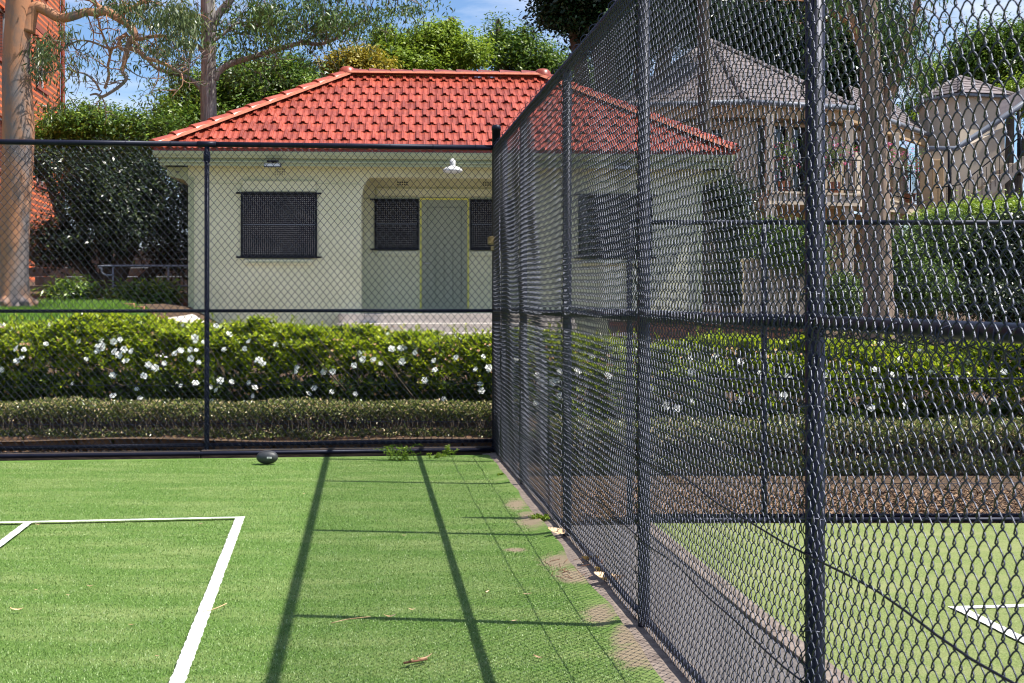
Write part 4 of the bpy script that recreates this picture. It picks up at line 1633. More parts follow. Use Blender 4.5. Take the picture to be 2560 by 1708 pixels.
    MB().lathe([(0.17, -0.02), (0.15, 0.06), (0.10, 0.10), (0.001, 0.12)], R1 + upz * 1.3, 12).build('ridge_end', M['tile'], roof)
    MB().lathe([(0.17, -0.02), (0.15, 0.06), (0.10, 0.10), (0.001, 0.12)], R2 + upz * 1.3, 12).build('ridge_end', M['tile'], roof)

    # air vents (with rows of holes)
    def vent(x, z, y, nx=6, nz=4, p=0.036):
        v_ = MB().bbox(0, nx * p, -0.012, -0.001, 0, nz * p, 0.003).build('air_vent', m, hs, (x, y, z))
        hm = MB().box(0.009, p - 0.008, -0.0145, -0.0125, 0.009, p - 0.008)
        mb = MB()
        for i in range(nx):
            for j in range(nz):
                mb.box(i * p + 0.009, i * p + p - 0.008, -0.0150, -0.0125, j * p + 0.009, j * p + p - 0.008)
        mb.build('vent_holes', M['hole'], v_)
    vent(lx(694), lz(442), 0, 6, 4, 0.030)
    vent(-lx(720), lz(442), 0, 6, 4, 0.030)
    vent(-0.93, 3.60, pd, 5, 2, 0.042)
    vent(0.66, 3.60, pd, 5, 2, 0.042)

    # wall flood lights: things that hang on the house keep to their own top level
    for sg, lb in ((-1, 'small black flood light over the window left of the porch'), (1, 'small black flood light over the window right of the porch')):
        xx = lx(697) if sg < 0 else -lx(697)
        wp = hs.matrix_basis @ Vector((xx, -0.405, 3.81))
        t = thing('flood_light', lb, 'lamp', wp, math.radians(3.5))
        MB().bbox(-0.10, 0.10, -0.16, -0.10, 0.03, 0.065, 0.006).build('top_bar', M['black'], t)
        mb = MB()
        mb.box(-0.145, 0.145, -0.20, -0.11, -0.055, -0.045)
        mb.box(-0.145, 0.145, -0.20, -0.11, 0.005, 0.015)
        mb.box(-0.145, -0.135, -0.20, -0.11, -0.045, 0.005)
        mb.box(0.135, 0.145, -0.20, -0.11, -0.045, 0.005)
        mb.tube([(0, 0.0, 0.0), (0, -0.06, 0.0), (0, -0.12, 0.04)], 0.012, 8)
        mb.build('housing', M['black'], t)
        MB().box(-0.133, 0.133, -0.195, -0.19, -0.044, 0.004).build('lens', M['glass_pale'], t)
    # white pendant lamp under the porch eave
    wp = hs.matrix_basis @ Vector((lx(1132), -0.60, 3.665))
    t = thing('pendant_lamp', 'white enamel pendant lamp with wide shade hanging above the entrance', 'lamp', wp)
    mb = MB().lathe([(0.165, 0.03), (0.175, 0.04), (0.16, 0.07), (0.12, 0.10), (0.055, 0.125), (0.05, 0.13)], (0, 0, 0), 24)
    mb.build('lamp_shade', M['white'], t)
    MB().lathe([(0.165, 0.029), (0.15, 0.012), (0.10, 0.0), (0.001, -0.004)], (0, 0, 0), 24).build('diffuser', M['glass_pale'], t)
    MB().lathe([(0.046, 0.127), (0.05, 0.16), (0.05, 0.225), (0.03, 0.235), (0.022, 0.25), (0.001, 0.255)], (0, 0, 0), 18).build('lamp_holder', M['white'], t)
    MB().tube([(0, 0.0, 0.21), (0, 0.21, 0.21)], 0.014, 8).build('bracket', M['white'], t)
    return hs


M['glass_pale'] = mat('frosted_glass', (0.7, 0.72, 0.74), rough=0.3)
house = pavilion()


# ------------------------------------------------------------------ vegetation helpers
def crown_mesh(name, blobs, nclump, per, Ln, Wd, m, seed, crad=0.35, droop=0.0, flat=0.6, hollow=0.55, zcut=None):
    """blobs: (cx,cy,cz,rx,ry,rz); leaves gathered in clumps through the outer part of each blob"""
    g = RS(seed)
    vol = np.array([b[3] * b[4] + b[4] * b[5] + b[3] * b[5] for b in blobs])
    idx = g.choice(len(blobs), nclump, p=vol / vol.sum())
    B = np.array(blobs)[idx]
    d = unit(g.normal(0, 1, (nclump, 3)))
    r = hollow + (1 - hollow) * g.rand(nclump) ** 0.6
    r *= 1 + 0.24 * np.sin(d[:, 0] * 6 + B[:, 0]) * np.sin(d[:, 2] * 5 + 1) + 0.15 * g.normal(0, 1, nclump)
    C = B[:, :3] + d * r[:, None] * B[:, 3:6]
    cr = crad * g.uniform(0.5, 1.5, nclump)
    C = np.repeat(C, per, 0)
    dd = np.repeat(d, per, 0)
    cr = np.repeat(cr, per)
    n = len(C)
    off = g.normal(0, 0.5, (n, 3)) * cr[:, None]
    off[:, 2] *= flat
    Pn = C + off
    if zcut is not None:
        k = Pn[:, 2] > zcut
        Pn, dd, off = Pn[k], dd[k], off[k]
        n = len(Pn)
    N = unit(dd * 0.6 + np.array([0, 0, 0.9]) + g.normal(0, 0.55, (n, 3)))
    D = unit(np.cross(N, g.normal(0, 1, (n, 3))) + dd * 0.3 - np.array([0, 0, droop]))
    return leaf_mesh(name, Pn, D, N, g.uniform(0.7, 1.3, n) * Ln, g.uniform(0.7, 1.3, n) * Wd, m, 0.2)


def limb(mb, pts, r0, r1, sub=5, sides=10, jit=0.0, g=None, radii=None):
    sp = smooth_path(pts, sub, jit, g)
    rr = lerp_list(radii, len(sp)) if radii else lerp_list([r0, r1], len(sp))
    mb.tube(sp, rr, sides)
    return sp


def twigs_from(mb, path, g, n, length, r, tips, spread=1.0, up=0.3, levels=2, ystretch=1.0):
    """random side twigs along a path; the ends are collected in tips"""
    for k in range(n):
        i = g.randint(int(len(path) * 0.25), len(path))
        p = path[min(i, len(path) - 1)]
        t = (path[min(i + 1, len(path) - 1)] - path[max(i - 1, 0)]).normalized()
        d = Vector(g.normal(0, 1, 3))
        d = (d - t * d.dot(t)).normalized() * spread + t * 0.7 + Vector((0, 0, up))
        d.y *= ystretch
        d.normalize()
        Lk = length * g.uniform(0.5, 1.3)
        pts = [p]
        q = p.copy()
        for s in range(4):
            d = (d + Vector(g.normal(0, 0.32, 3))).normalized()
            q = q + d * Lk / 4
            pts.append(q.copy())
        sp = smooth_path(pts, 2)
        mb.tube(sp, lerp_list([r, r * 0.35], len(sp)), 5, cap=False)
        if levels > 1:
            twigs_from(mb, sp, g, 3, length * 0.55, r * 0.45, tips, spread, up, levels - 1, ystretch)
        else:
            tips.append(pts[-1].copy())
            tips.append(pts[-2].copy())


def hanging_leaves(name, tips, per, rad, Ln, Wd, m, seed, droop=1.2):
    g = RS(seed)
    T = np.array([t[:] for t in tips])
    C = np.repeat(T, per, 0)
    n = len(C)
    Pn = C + g.normal(0, 0.5, (n, 3)) * rad * np.array([1, 1, 0.7]) - np.array([0, 0, rad * 0.3])
    D = unit(g.normal(0, 0.6, (n, 3)) - np.array([0, 0, droop]))
    N = unit(g.normal(0, 1, (n, 3)) + np.array([0.3, -0.3, 0.2]))
    return leaf_mesh(name, Pn, D, N, g.uniform(0.7, 1.35, n) * Ln, g.uniform(0.7, 1.3, n) * Wd, m, 0.15)


def bush(name, label, cat, blobs, nclump, per, Ln, Wd, m, seed, group=None, crad=0.3, trunk=True, zbase=None, kind=None, bark='darkbark', hollow=0.5, tr=0.12):
    cx = float(np.mean([b[0] for b in blobs]))
    cy = float(np.mean([b[1] for b in blobs]))
    zb = zbase if zbase is not None else float(gz(np.array(cx), np.array(cy)))
    t = thing(name, label, cat, (cx, cy, zb), 0, group)
    bl = [(b[0] - cx, b[1] - cy, b[2] - zb, b[3], b[4], b[5]) for b in blobs]
    link('crown', crown_mesh(name + '_crown', bl, nclump, per, Ln, Wd, M[m], seed, crad=crad, hollow=hollow, zcut=0.02), t)
    if trunk:
        g = RS(seed + 500)
        mb = MB()
        for b in bl:
            e = Vector((b[0], b[1], b[2]))
            s = Vector((g.uniform(-0.1, 0.1), g.uniform(-0.1, 0.1), -0.1))
            midp = s.lerp(e, 0.5) + Vector(g.uniform(-0.2, 0.2, 3))
            limb(mb, [s, midp, e, e + Vector((g.uniform(-.3, .3), 0, b[5] * 0.6))], tr, tr * 0.25, 4, 8)
        # inner limbs visible through the gaps
        for k in range(14):
            b = bl[g.randint(len(bl))]
            c = Vector(b[:3])
            d = Vector(unit(g.normal(0, 1, (1, 3)))[0])
            e = c + Vector((d.x * b[3], d.y * b[4], abs(d.z) * b[5])) * 0.85
            limb(mb, [c - Vector((0, 0, b[5] * 0.4)), c.lerp(e, 0.5) + Vector(g.uniform(-0.15, 0.15, 3)), e], tr * 0.35, tr * 0.08, 3, 5)
        mb.build('trunk', M[bark], t)
    return t


def bl_px(px, py, Y, rpx, rpy=None, ry=None):
    """blob from its outline centre in the photograph, converted to metres at its real distance"""
    rpy = rpy or rpx
    c = P(px, py, Y)
    rx, rz = rpx / F * Y, rpy / F * Y
    return (c.x, c.y, c.z, rx, ry or max(rx, rz) * 0.9, rz)


# ------------------------------------------------------------------ pink gum on the left
def gum_tree():
    g = RS(61)
    Y = 19.0
    b = P(30, 750, Y)
    t = thing('gum_tree', 'smooth pink barked gum tree with a long bent limb on the far left', 'tree', (b.x, b.y, b.z - 0.05))
    o0 = Vector(t.location)
    q = lambda px, py, Yy=Y: P(px, py, Yy) - o0
    mb = MB()
    trunk_pts = [(33, 770), (32, 740), (34, 660), (36, 560), (42, 440), (46, 330), (44, 250), (40, 160), (45, 60), (52, -60), (60, -220), (75, -420)]
    rad_px = [52, 42, 36, 37, 38, 39, 37, 33, 32, 33, 28, 18]
    sp = smooth_path([q(*p) for p in trunk_pts], 5)
    rr = lerp_list([r / F * Y for r in rad_px], len(sp))
    mb.tube(sp, rr, 24)
    # root flares
    for a in range(6):
        an = a / 6 * 6.28 + 0.4
        e = q(33, 750) + Vector((math.cos(an) * 0.33, math.sin(an) * 0.33, -0.06))
        mb.tube(smooth_path([q(34, 690), q(34, 735).lerp(e, 0.45), e], 4), lerp_list([0.15, 0.10, 0.04], 9), 10)
    mb.build('trunk', M['gumbark'], t)
    mb = MB()
    tips = []
    # the big limb
    main = [(66, 80), (78, 32), (93, 17), (118, 28), (150, 45), (185, 40), (215, 30), (240, 32), (262, 28), (290, 42), (325, 65), (336, 90), (325, 105)]
    sp1 = limb(mb, [q(*p) for p in main], 0, 0, 5, 14, radii=[r / F * Y for r in (22, 17, 14, 13.5, 12, 11, 10, 10.5, 12, 10.5, 10, 10, 9)])
    sp2 = limb(mb, [q(*p) for p in ((325, 100), (318, 128), (310, 160), (306, 180), (316, 196), (300, 215), (270, 235), (254, 242), (240, 235), (225, 238))], 0, 0, 4, 10, radii=[r / F * Y for r in (8, 6.5, 5.5, 5, 4.5, 4.2, 4, 3.8, 3, 2)])
    sp3 = limb(mb, [q(*p) for p in ((318, 118), (345, 128), (365, 145), (390, 152), (420, 165), (440, 175), (455, 183))], 0, 0, 4, 10, radii=[r / F * Y for r in (7, 6, 5.5, 5, 4.5, 4, 2.5)])
    sp4 = limb(mb, [q(*p) for p in ((332, 92), (350, 98), (375, 92), (410, 90), (430, 98))], 0, 0, 4, 8, radii=[r / F * Y for r in (6, 5, 4.5, 4, 3)])
    sp5 = limb(mb, [q(*p) for p in ((318, 84), (300, 97), (298, 115), (310, 125), (325, 118))], 0, 0, 4, 8, radii=[r / F * Y for r in (5, 4.5, 4.5, 4, 4)])
    sp6 = limb(mb, [q(*p) for p in ((300, 112), (275, 122), (230, 105), (200, 102), (175, 112), (150, 130))], 0, 0, 4, 7, radii=[r / F * Y for r in (3.5, 3, 2.5, 2.2, 1.8, 1.2)])
    sp7 = limb(mb, [q(*p) for p in ((250, 228), (238, 205), (215, 186), (190, 180), (160, 172), (130, 178), (100, 190))], 0, 0, 4, 7, radii=[r / F * Y for r in (3, 2.8, 2.4, 2, 1.8, 1.5, 1)])
    sp8 = limb(mb, [q(*p) for p in ((262, 222), (272, 190), (270, 165), (275, 135), (262, 100), (250, 70), (245, 45))], 0, 0, 4, 7, radii=[r / F * Y for r in (4, 3.5, 3.5, 3, 3, 2.5, 2)])
    sp9 = limb(mb, [q(*p) for p in ((262, 28), (240, 10), (200, -20), (160, -60))], 0, 0, 4, 7, radii=[r / F * Y for r in (7, 5, 4, 2)])
    sp10 = limb(mb, [q(*p) for p in ((290, 42), (330, 20), (380, -10), (430, -60))], 0, 0, 4, 7, radii=[r / F * Y for r in (6, 5, 4, 2)])
    sp11 = limb(mb, [q(*p) for p in ((60, -40), (20, -120), (-60, -220))], 0.25, 0.1, 4, 10)
    sp12 = limb(mb, [q(*p) for p in ((55, -100), (140, -180), (260, -240), (340, -260))], 0.2, 0.06, 4, 10)
    for spx, n, Lk in ((sp1, 12, 0.55), (sp2, 8, 0.45), (sp3, 10, 0.45), (sp4, 9, 0.5), (sp6, 8, 0.4), (sp7, 10, 0.4), (sp8, 12, 0.4), (sp9, 12, 0.6), (sp10, 14, 0.7), (sp12, 10, 0.8)):
        twigs_from(mb, spx, g, n, Lk, 0.011, tips, levels=2, up=0.1, ystretch=0.8)
    mb.build('branches', M['gumbark'], t)
    # leaf clusters where the photograph shows foliage
    cl = []
    def cloud(px, py, rx, ry, n):
        for _ in range(n):
            a = g.rand() * 6.28
            r = math.sqrt(g.rand())
            cl.append(q(px + rx * r * math.cos(a), py + ry * r * math.sin(a), Y + g.uniform(-0.9, 0.9)))
    for c in ((390, 25, 85, 36, 130), (300, 3, 50, 12, 30), (450, 70, 45, 38, 60), (180, 85, 30, 24, 12), (215, 150, 35, 35, 10), (118, 115, 24, 28, 40), (98, 165, 22, 35, 26),
              (130, 255, 18, 20, 10), (400, 105, 40, 22, 20), (430, 150, 35, 25, 6), (200, 10, 40, 10, 6), (470, 20, 30, 20, 30), (165, 190, 30, 24, 4)):
        cloud(*c)
    link('crown', hanging_leaves('gum_leaves', cl[::2], 17, 0.17, 0.12, 0.020, M['gumleaf'], 63), t)
    link('leaves', hanging_leaves('gum_twig_leaves', tips, 1, 0.10, 0.10, 0.017, M['gumleaf'], 64), t)['kind'] = 'stuff'


gum_tree()


def grey_tree():
    g = RS(71)
    Y = 31.5
    b = P(526, 700, Y)
    t = thing('gum_tree', 'tall grey barked tree rising behind the left slope of the red roof', 'tree', (b.x, b.y, 1.3))
    o0 = Vector(t.location)
    q = lambda px, py, Yy=Y: P(px, py, Yy) - o0
    mb = MB()
    sp = smooth_path([q(*p) for p in ((528, 770), (527, 600), (524, 400), (522, 320), (521, 220), (522, 130), (521, 50), (518, -40), (512, -200), (500, -380))], 5)
    mb.tube(sp, lerp_list([r / F * Y for r in (30, 26, 22, 20.5, 19.5, 17.5, 19, 17, 13, 8)], len(sp)), 20)
    mb.build('trunk', M['greybark'], t)
    mb = MB()
    tips = []
    tw = []
    for (pts, radii, n, Lk) in (
            (((532, 60), (552, 28), (580, -5), (600, -60)), (12, 10, 9, 7), 8, 0.9),
            (((536, 200), (548, 178), (580, 158), (640, 140), (700, 120), (756, 108), (800, 110), (840, 96), (880, 68), (920, 46)), (10, 8.5, 8, 7, 6.5, 5.5, 5, 4, 3, 1.5), 26, 0.95),
            (((756, 108), (790, 88), (830, 55), (860, 20), (872, -20)), (4, 3, 2.5, 2, 1.5), 12, 0.8),
            (((680, 125), (684, 90), (676, 40), (660, 0)), (3, 2.5, 2, 1.4), 9, 0.7),
            (((750, 108), (756, 80), (765, 45)), (2.5, 2, 1.2), 6, 0.7),
            (((506, 228), (490, 208), (460, 190), (430, 182), (395, 172), (370, 150), (345, 115), (325, 95)), (7, 6, 5.5, 5.5, 5, 4, 3, 2), 12, 0.7),
            (((535, 310), (548, 300), (580, 286), (600, 284)), (5.5, 5, 4.5, 3), 3, 0.6),
            (((506, 130), (492, 112), (478, 125), (472, 170), (470, 190)), (5, 4.5, 4, 3, 2), 6, 0.5),
            (((538, 100), (560, 85), (590, 60), (640, 55)), (4.5, 4, 3, 2), 12, 0.9),
            (((600, -60), (700, -90), (820, -70), (930, -40), (1010, -10)), (7, 6, 5, 4, 2), 22, 1.1)):
        s2 = limb(mb, [q(*p) for p in pts], 0, 0, 4, 9, radii=[r / F * Y for r in radii])
        twigs_from(mb, s2, g, n, Lk, 0.016, tips, levels=2, up=0.15)
    mb.build('branches', M['greybark'], t)
    cl = list(tips)
    def cloud(px, py, rx, ry, n):
        for _ in range(n):
            a = g.rand() * 6.28
            r = math.sqrt(g.rand())
            cl.append(q(px + rx * r * math.cos(a), py + ry * r * math.sin(a), Y + g.uniform(-1.6, 1.6)))
    for c in ((620, 40, 75, 45, 80), (700, 60, 60, 50, 70), (780, 45, 70, 45, 90), (860, 40, 60, 32, 70), (930, 30, 60, 24, 55), (1000, 14, 50, 16, 30), (640, 100, 60, 35, 40), (600, 170, 40, 25, 20),
              (470, 60, 30, 45, 40), (560, 90, 30, 40, 30), (900, 75, 30, 20, 14), (1080, 6, 50, 12, 12), (720, 5, 90, 20, 60)):
        cloud(*c)
    link('crown', hanging_leaves('stringybark_leaves', cl[::2], 13, 0.26, 0.14, 0.036, M['greyleaf'], 73, droop=0.9), t)


grey_tree()

# ------------------------------------------------------------------ trees of the background
bush('shrub_tree', 'large dark glossy tree in shade between the pink gum and the clubhouse', 'tree',
     [bl_px(225, 480, 27, 90, 90), bl_px(300, 440, 28, 110, 80), bl_px(110, 410, 27.5, 60, 40), bl_px(400, 500, 27.5, 90, 100), bl_px(150, 610, 27, 100, 60), bl_px(290, 530, 27, 110, 110), bl_px(430, 620, 28.5, 70, 70)],
     1700, 22, 0.085, 0.042, 'darkleaf', 81, crad=0.32, hollow=0.4, tr=0.16)
bush('shrub_tree', 'olive green leafy tree just above the fence rail left of the red roof', 'tree',
     [bl_px(230, 310, 31, 90, 45), bl_px(370, 330, 31, 90, 45), bl_px(150, 340, 32, 70, 50), bl_px(230, 370, 32, 140, 60)],
     1050, 24, 0.10, 0.045, 'midleaf', 82, crad=0.34, tr=0.14)
bush('shrub_tree', 'green rounded tree directly behind the grey trunk above the roof', 'tree',
     [bl_px(480, 260, 36, 70, 85), bl_px(600, 220, 36.5, 95, 70), bl_px(700, 200, 37, 80, 55), bl_px(430, 310, 35, 60, 50), bl_px(560, 300, 36, 90, 50)],
     1250, 24, 0.12, 0.055, 'midleaf', 83, crad=0.38, tr=0.2)
bush('shrub_tree', 'blue green fine leaved tree at the left end of the roof ridge', 'tree',
     [bl_px(750, 205, 40, 45, 45), bl_px(690, 240, 40, 60, 50)],
     420, 22, 0.13, 0.05, 'figleaf', 84, crad=0.5, tr=0.12)
bush('golden_tree', 'yellow green golden leaved tree behind the left end of the ridge', 'tree',
     [bl_px(890, 160, 42, 52, 34), bl_px(850, 175, 42, 40, 28), bl_px(930, 180, 42, 40, 30)],
     620, 24, 0.11, 0.06, 'yellowleaf', 85, crad=0.4, tr=0.12)
bush('spring_tree', 'tall fresh green tree above the middle of the red roof ridge', 'tree',
     [bl_px(1000, 130, 44, 70, 40), bl_px(1090, 100, 44, 60, 38), bl_px(1160, 130, 44, 60, 45), bl_px(1040, 170, 44, 110, 40), bl_px(960, 100, 44, 30, 24), bl_px(1120, 72, 44, 22, 16)],
     1150, 20, 0.14, 0.06, 'brightleaf', 86, crad=0.34, tr=0.16)
bush('feathery_tree', 'feathery green tree with loose upright shoots beside the fence top', 'tree',
     [bl_px(1260, 130, 46, 70, 50), bl_px(1340, 150, 46, 70, 50), bl_px(1245, 80, 46, 16, 34), bl_px(1310, 95, 46, 26, 30), bl_px(1400, 190, 46, 90, 50), bl_px(1500, 230, 46, 90, 60)],
     1100, 22, 0.14, 0.055, 'midleaf', 87, crad=0.42, tr=0.14)
bush('fig_tree', 'huge dark fig tree hanging over the fence corner at the top', 'tree',
     [bl_px(1430, 20, 40, 80, 60), bl_px(1520, 50, 40, 100, 70), bl_px(1620, 20, 40, 110, 90), bl_px(1480, -60, 40, 140, 90), bl_px(1700, -30, 40, 120, 100), bl_px(1560, 120, 41, 70, 40)],
     3000, 26, 0.15, 0.075, 'figleaf', 88, crad=0.55, hollow=0.35, tr=0.35)
bush('fig_tree', 'dark leafy tree filling the sky behind the grey tiled house', 'tree',
     [bl_px(1830, 80, 50, 120, 120), bl_px(1950, 40, 50, 110, 120), bl_px(2080, 70, 50, 120, 110), bl_px(2180, 90, 50, 80, 100), bl_px(2010, 170, 50, 130, 90), bl_px(1760, 0, 50, 120, 90), bl_px(2130, 190, 50, 90, 70)],
     3300, 26, 0.18, 0.09, 'figleaf', 89, crad=0.65, hollow=0.35, tr=0.4)
bush('shrub_tree', 'rounded dark olive tree crown far right above the square tower', 'tree',
     [bl_px(2450, 150, 62, 70, 75), bl_px(2530, 140, 62, 70, 80), bl_px(2400, 190, 62, 40, 40), bl_px(2600, 160, 62, 60, 90)],
     1200, 24, 0.2, 0.09, 'midleaf', 90, crad=0.6, tr=0.3)
bush('golden_tree', 'small yellowish tree between the tower and the brown gum trunk', 'tree',
     [bl_px(2330, 200, 66, 40, 45), bl_px(2290, 280, 66, 35, 35), bl_px(2340, 300, 60, 50, 30)],
     420, 22, 0.16, 0.07, 'brightleaf', 91, crad=0.5, tr=0.1)
bush('spring_tree', 'bright green tree at the far right edge beside the tower', 'tree',
     [bl_px(2545, 230, 52, 30, 36), bl_px(2590, 250, 52, 40, 50)],
     260, 22, 0.15, 0.06, 'brightleaf', 92, crad=0.4, tr=0.1)
bush('shrub_tree', 'dense dark shrub right of the clubhouse by its corner', 'shrub',
     [bl_px(1830, 560, 27, 50, 110), bl_px(1800, 470, 27.5, 35, 60), bl_px(1850, 690, 26, 60, 70)],
     700, 24, 0.07, 0.035, 'darkleaf', 93, crad=0.28, tr=0.08)


def right_gum():
    g = RS(101)
    Y = 18.5
    b = P(2196, 800, Y)
    t = thing('gum_tree', 'brown gum tree with forked trunk standing right of the big fence post', 'tree', (b.x, b.y, 1.1))
    o0 = Vector(t.location)
    q = lambda px, py, Yy=Y: P(px, py, Yy) - o0
    mb = MB()
    sp = smooth_path([q(*p) for p in ((2200, 860), (2197, 760), (2192, 600), (2188, 420), (2182, 270), (2176, 160), (2172, 60), (2168, -60), (2160, -250))], 5)
    mb.tube(sp, lerp_list([r / F * Y for r in (46, 38, 35, 33, 31, 26, 24, 22, 14)], len(sp)), 18)
    mb.build('trunk', M['redbark'], t)
    mb = MB()
    tips = []
    a = limb(mb, [q(*p) for p in ((2204, 300), (2222, 235), (2248, 160), (2270, 90), (2290, 20), (2310, -60))], 0, 0, 5, 12, radii=[r / F * Y for r in (20, 17, 14, 12, 9, 6)])
    c = limb(mb, [q(*p) for p in ((2170, 190), (2150, 110), (2125, 40), (2100, -20), (2080, -90))], 0, 0, 5, 12, radii=[r / F * Y for r in (16, 14, 13, 11, 8)])
    d = limb(mb, [q(*p) for p in ((2125, 60), (2090, 40), (2060, 20), (2020, -10))], 0, 0, 5, 8, radii=[r / F * Y for r in (7, 6, 5, 3)])
    for s_, n in ((a, 16), (c, 8), (d, 5)):
        twigs_from(mb, s_, g, n, 0.5, 0.01, tips, levels=2, up=-0.1)
    mb.build('branches', M['gumbark'], t)
    cl = []
    for (px, py, rx, ry, n) in ((2270, 130, 35, 60, 46), (2290, 60, 35, 30, 26), (2300, 200, 20, 30, 12), (2215, 60, 30, 60, 30), (2090, 20, 60, 30, 26)):
        for _ in range(n):
            an = g.rand() * 6.28
            r = math.sqrt(g.rand())
            cl.append(q(px + rx * r * math.cos(an), py + ry * r * math.sin(an), Y + g.uniform(-0.6, 0.6)))
    link('crown', hanging_leaves('right_gum_leaves', cl + tips, 9, 0.16, 0.10, 0.02, M['greyleaf'], 103), t)


right_gum()

# slim dark trunk in front of the grey roof
t = thing('bare_trunk', 'slim dark tree trunk rising in front of the grey tiled roof', 'tree', (P(1760, 500, 33).x, 33, 1.4))
mb = MB()
q0 = Vector(t.location)
limb(mb, [P(1764, 760, 33) - q0, P(1762, 400, 33) - q0, P(1760, 150, 33) - q0, P(1755, -150, 33) - q0], 0.2, 0.13, 5, 12)
mb.build('trunk', M['darkbark'], t)

# right hand garden hedges and shrubs
bush('garden_hedge', 'tall pale green hedge behind the low fence on the right', 'hedge',
     [bl_px(2300, 640, 20.5, 70, 70), bl_px(2400, 600, 20.5, 70, 60), bl_px(2300, 740, 20, 80, 50), bl_px(2390, 720, 20, 70, 60), bl_px(2250, 700, 20.2, 40, 90)],
     1900, 26, 0.05, 0.026, 'gardenia_soft', 94, crad=0.2, hollow=0.55, tr=0.05) if False else None
M['hedgeleaf'] = mat('hedge_leaf', (0.05, 0.10, 0.02), (0.26, 0.36, 0.07), island=True, rough=0.4, translucent=0.25, col3=(0.14, 0.22, 0.04))
bush('garden_hedge', 'tall pale green hedge behind the low fence right of the brown trunk', 'hedge',
     [bl_px(2300, 620, 20.5, 60, 60), bl_px(2370, 600, 20.5, 60, 60), bl_px(2300, 720, 20, 80, 60), bl_px(2250, 680, 20.2, 40, 90)],
     1700, 24, 0.052, 0.026, 'hedgeleaf', 94, crad=0.22, tr=0.05)
bush('garden_hedge', 'darker bushy hedge at the far right behind the low fence', 'hedge',
     [bl_px(2470, 640, 20.5, 80, 80), bl_px(2560, 620, 20.5, 80, 90), bl_px(2450, 740, 20.2, 90, 50), bl_px(2560, 760, 20.2, 80, 50)],
     1700, 24, 0.055, 0.028, 'darkleaf', 95, crad=0.22, tr=0.05)
bush('garden_hedge', 'light green clipped hedge top below the outside stair', 'hedge',
     [bl_px(2440, 545, 25, 90, 34), bl_px(2350, 560, 25, 60, 32), bl_px(2540, 540, 25, 80, 38)],
     1000, 22, 0.06, 0.03, 'brightleaf', 96, crad=0.25, tr=0.05, zbase=2.2)
bush('garden_shrub', 'small bright shrub left of the foot of the brown trunk', 'shrub',
     [bl_px(2110, 740, 19.6, 36, 50), bl_px(2090, 780, 19.6, 40, 30)],
     420, 22, 0.045, 0.024, 'hedgeleaf', 97, crad=0.16, tr=0.03)
bush('garden_shrub', 'leafy green shrub on the wall beside the big fence post', 'shrub',
     [bl_px(1990, 620, 24, 70, 60), bl_px(1930, 600, 24, 40, 50)],
     620, 22, 0.055, 0.028, 'midleaf', 98, crad=0.2, tr=0.04)
bush('garden_shrub', 'low dark leafed plants in the bed beside the handrail on the left', 'shrub',
     [bl_px(330, 745, 24, 50, 22), bl_px(400, 740, 24, 30, 24), bl_px(180, 735, 24.5, 50, 16)],
     420, 14, 0.13, 0.035, 'midleaf', 99, crad=0.25, tr=0.03)

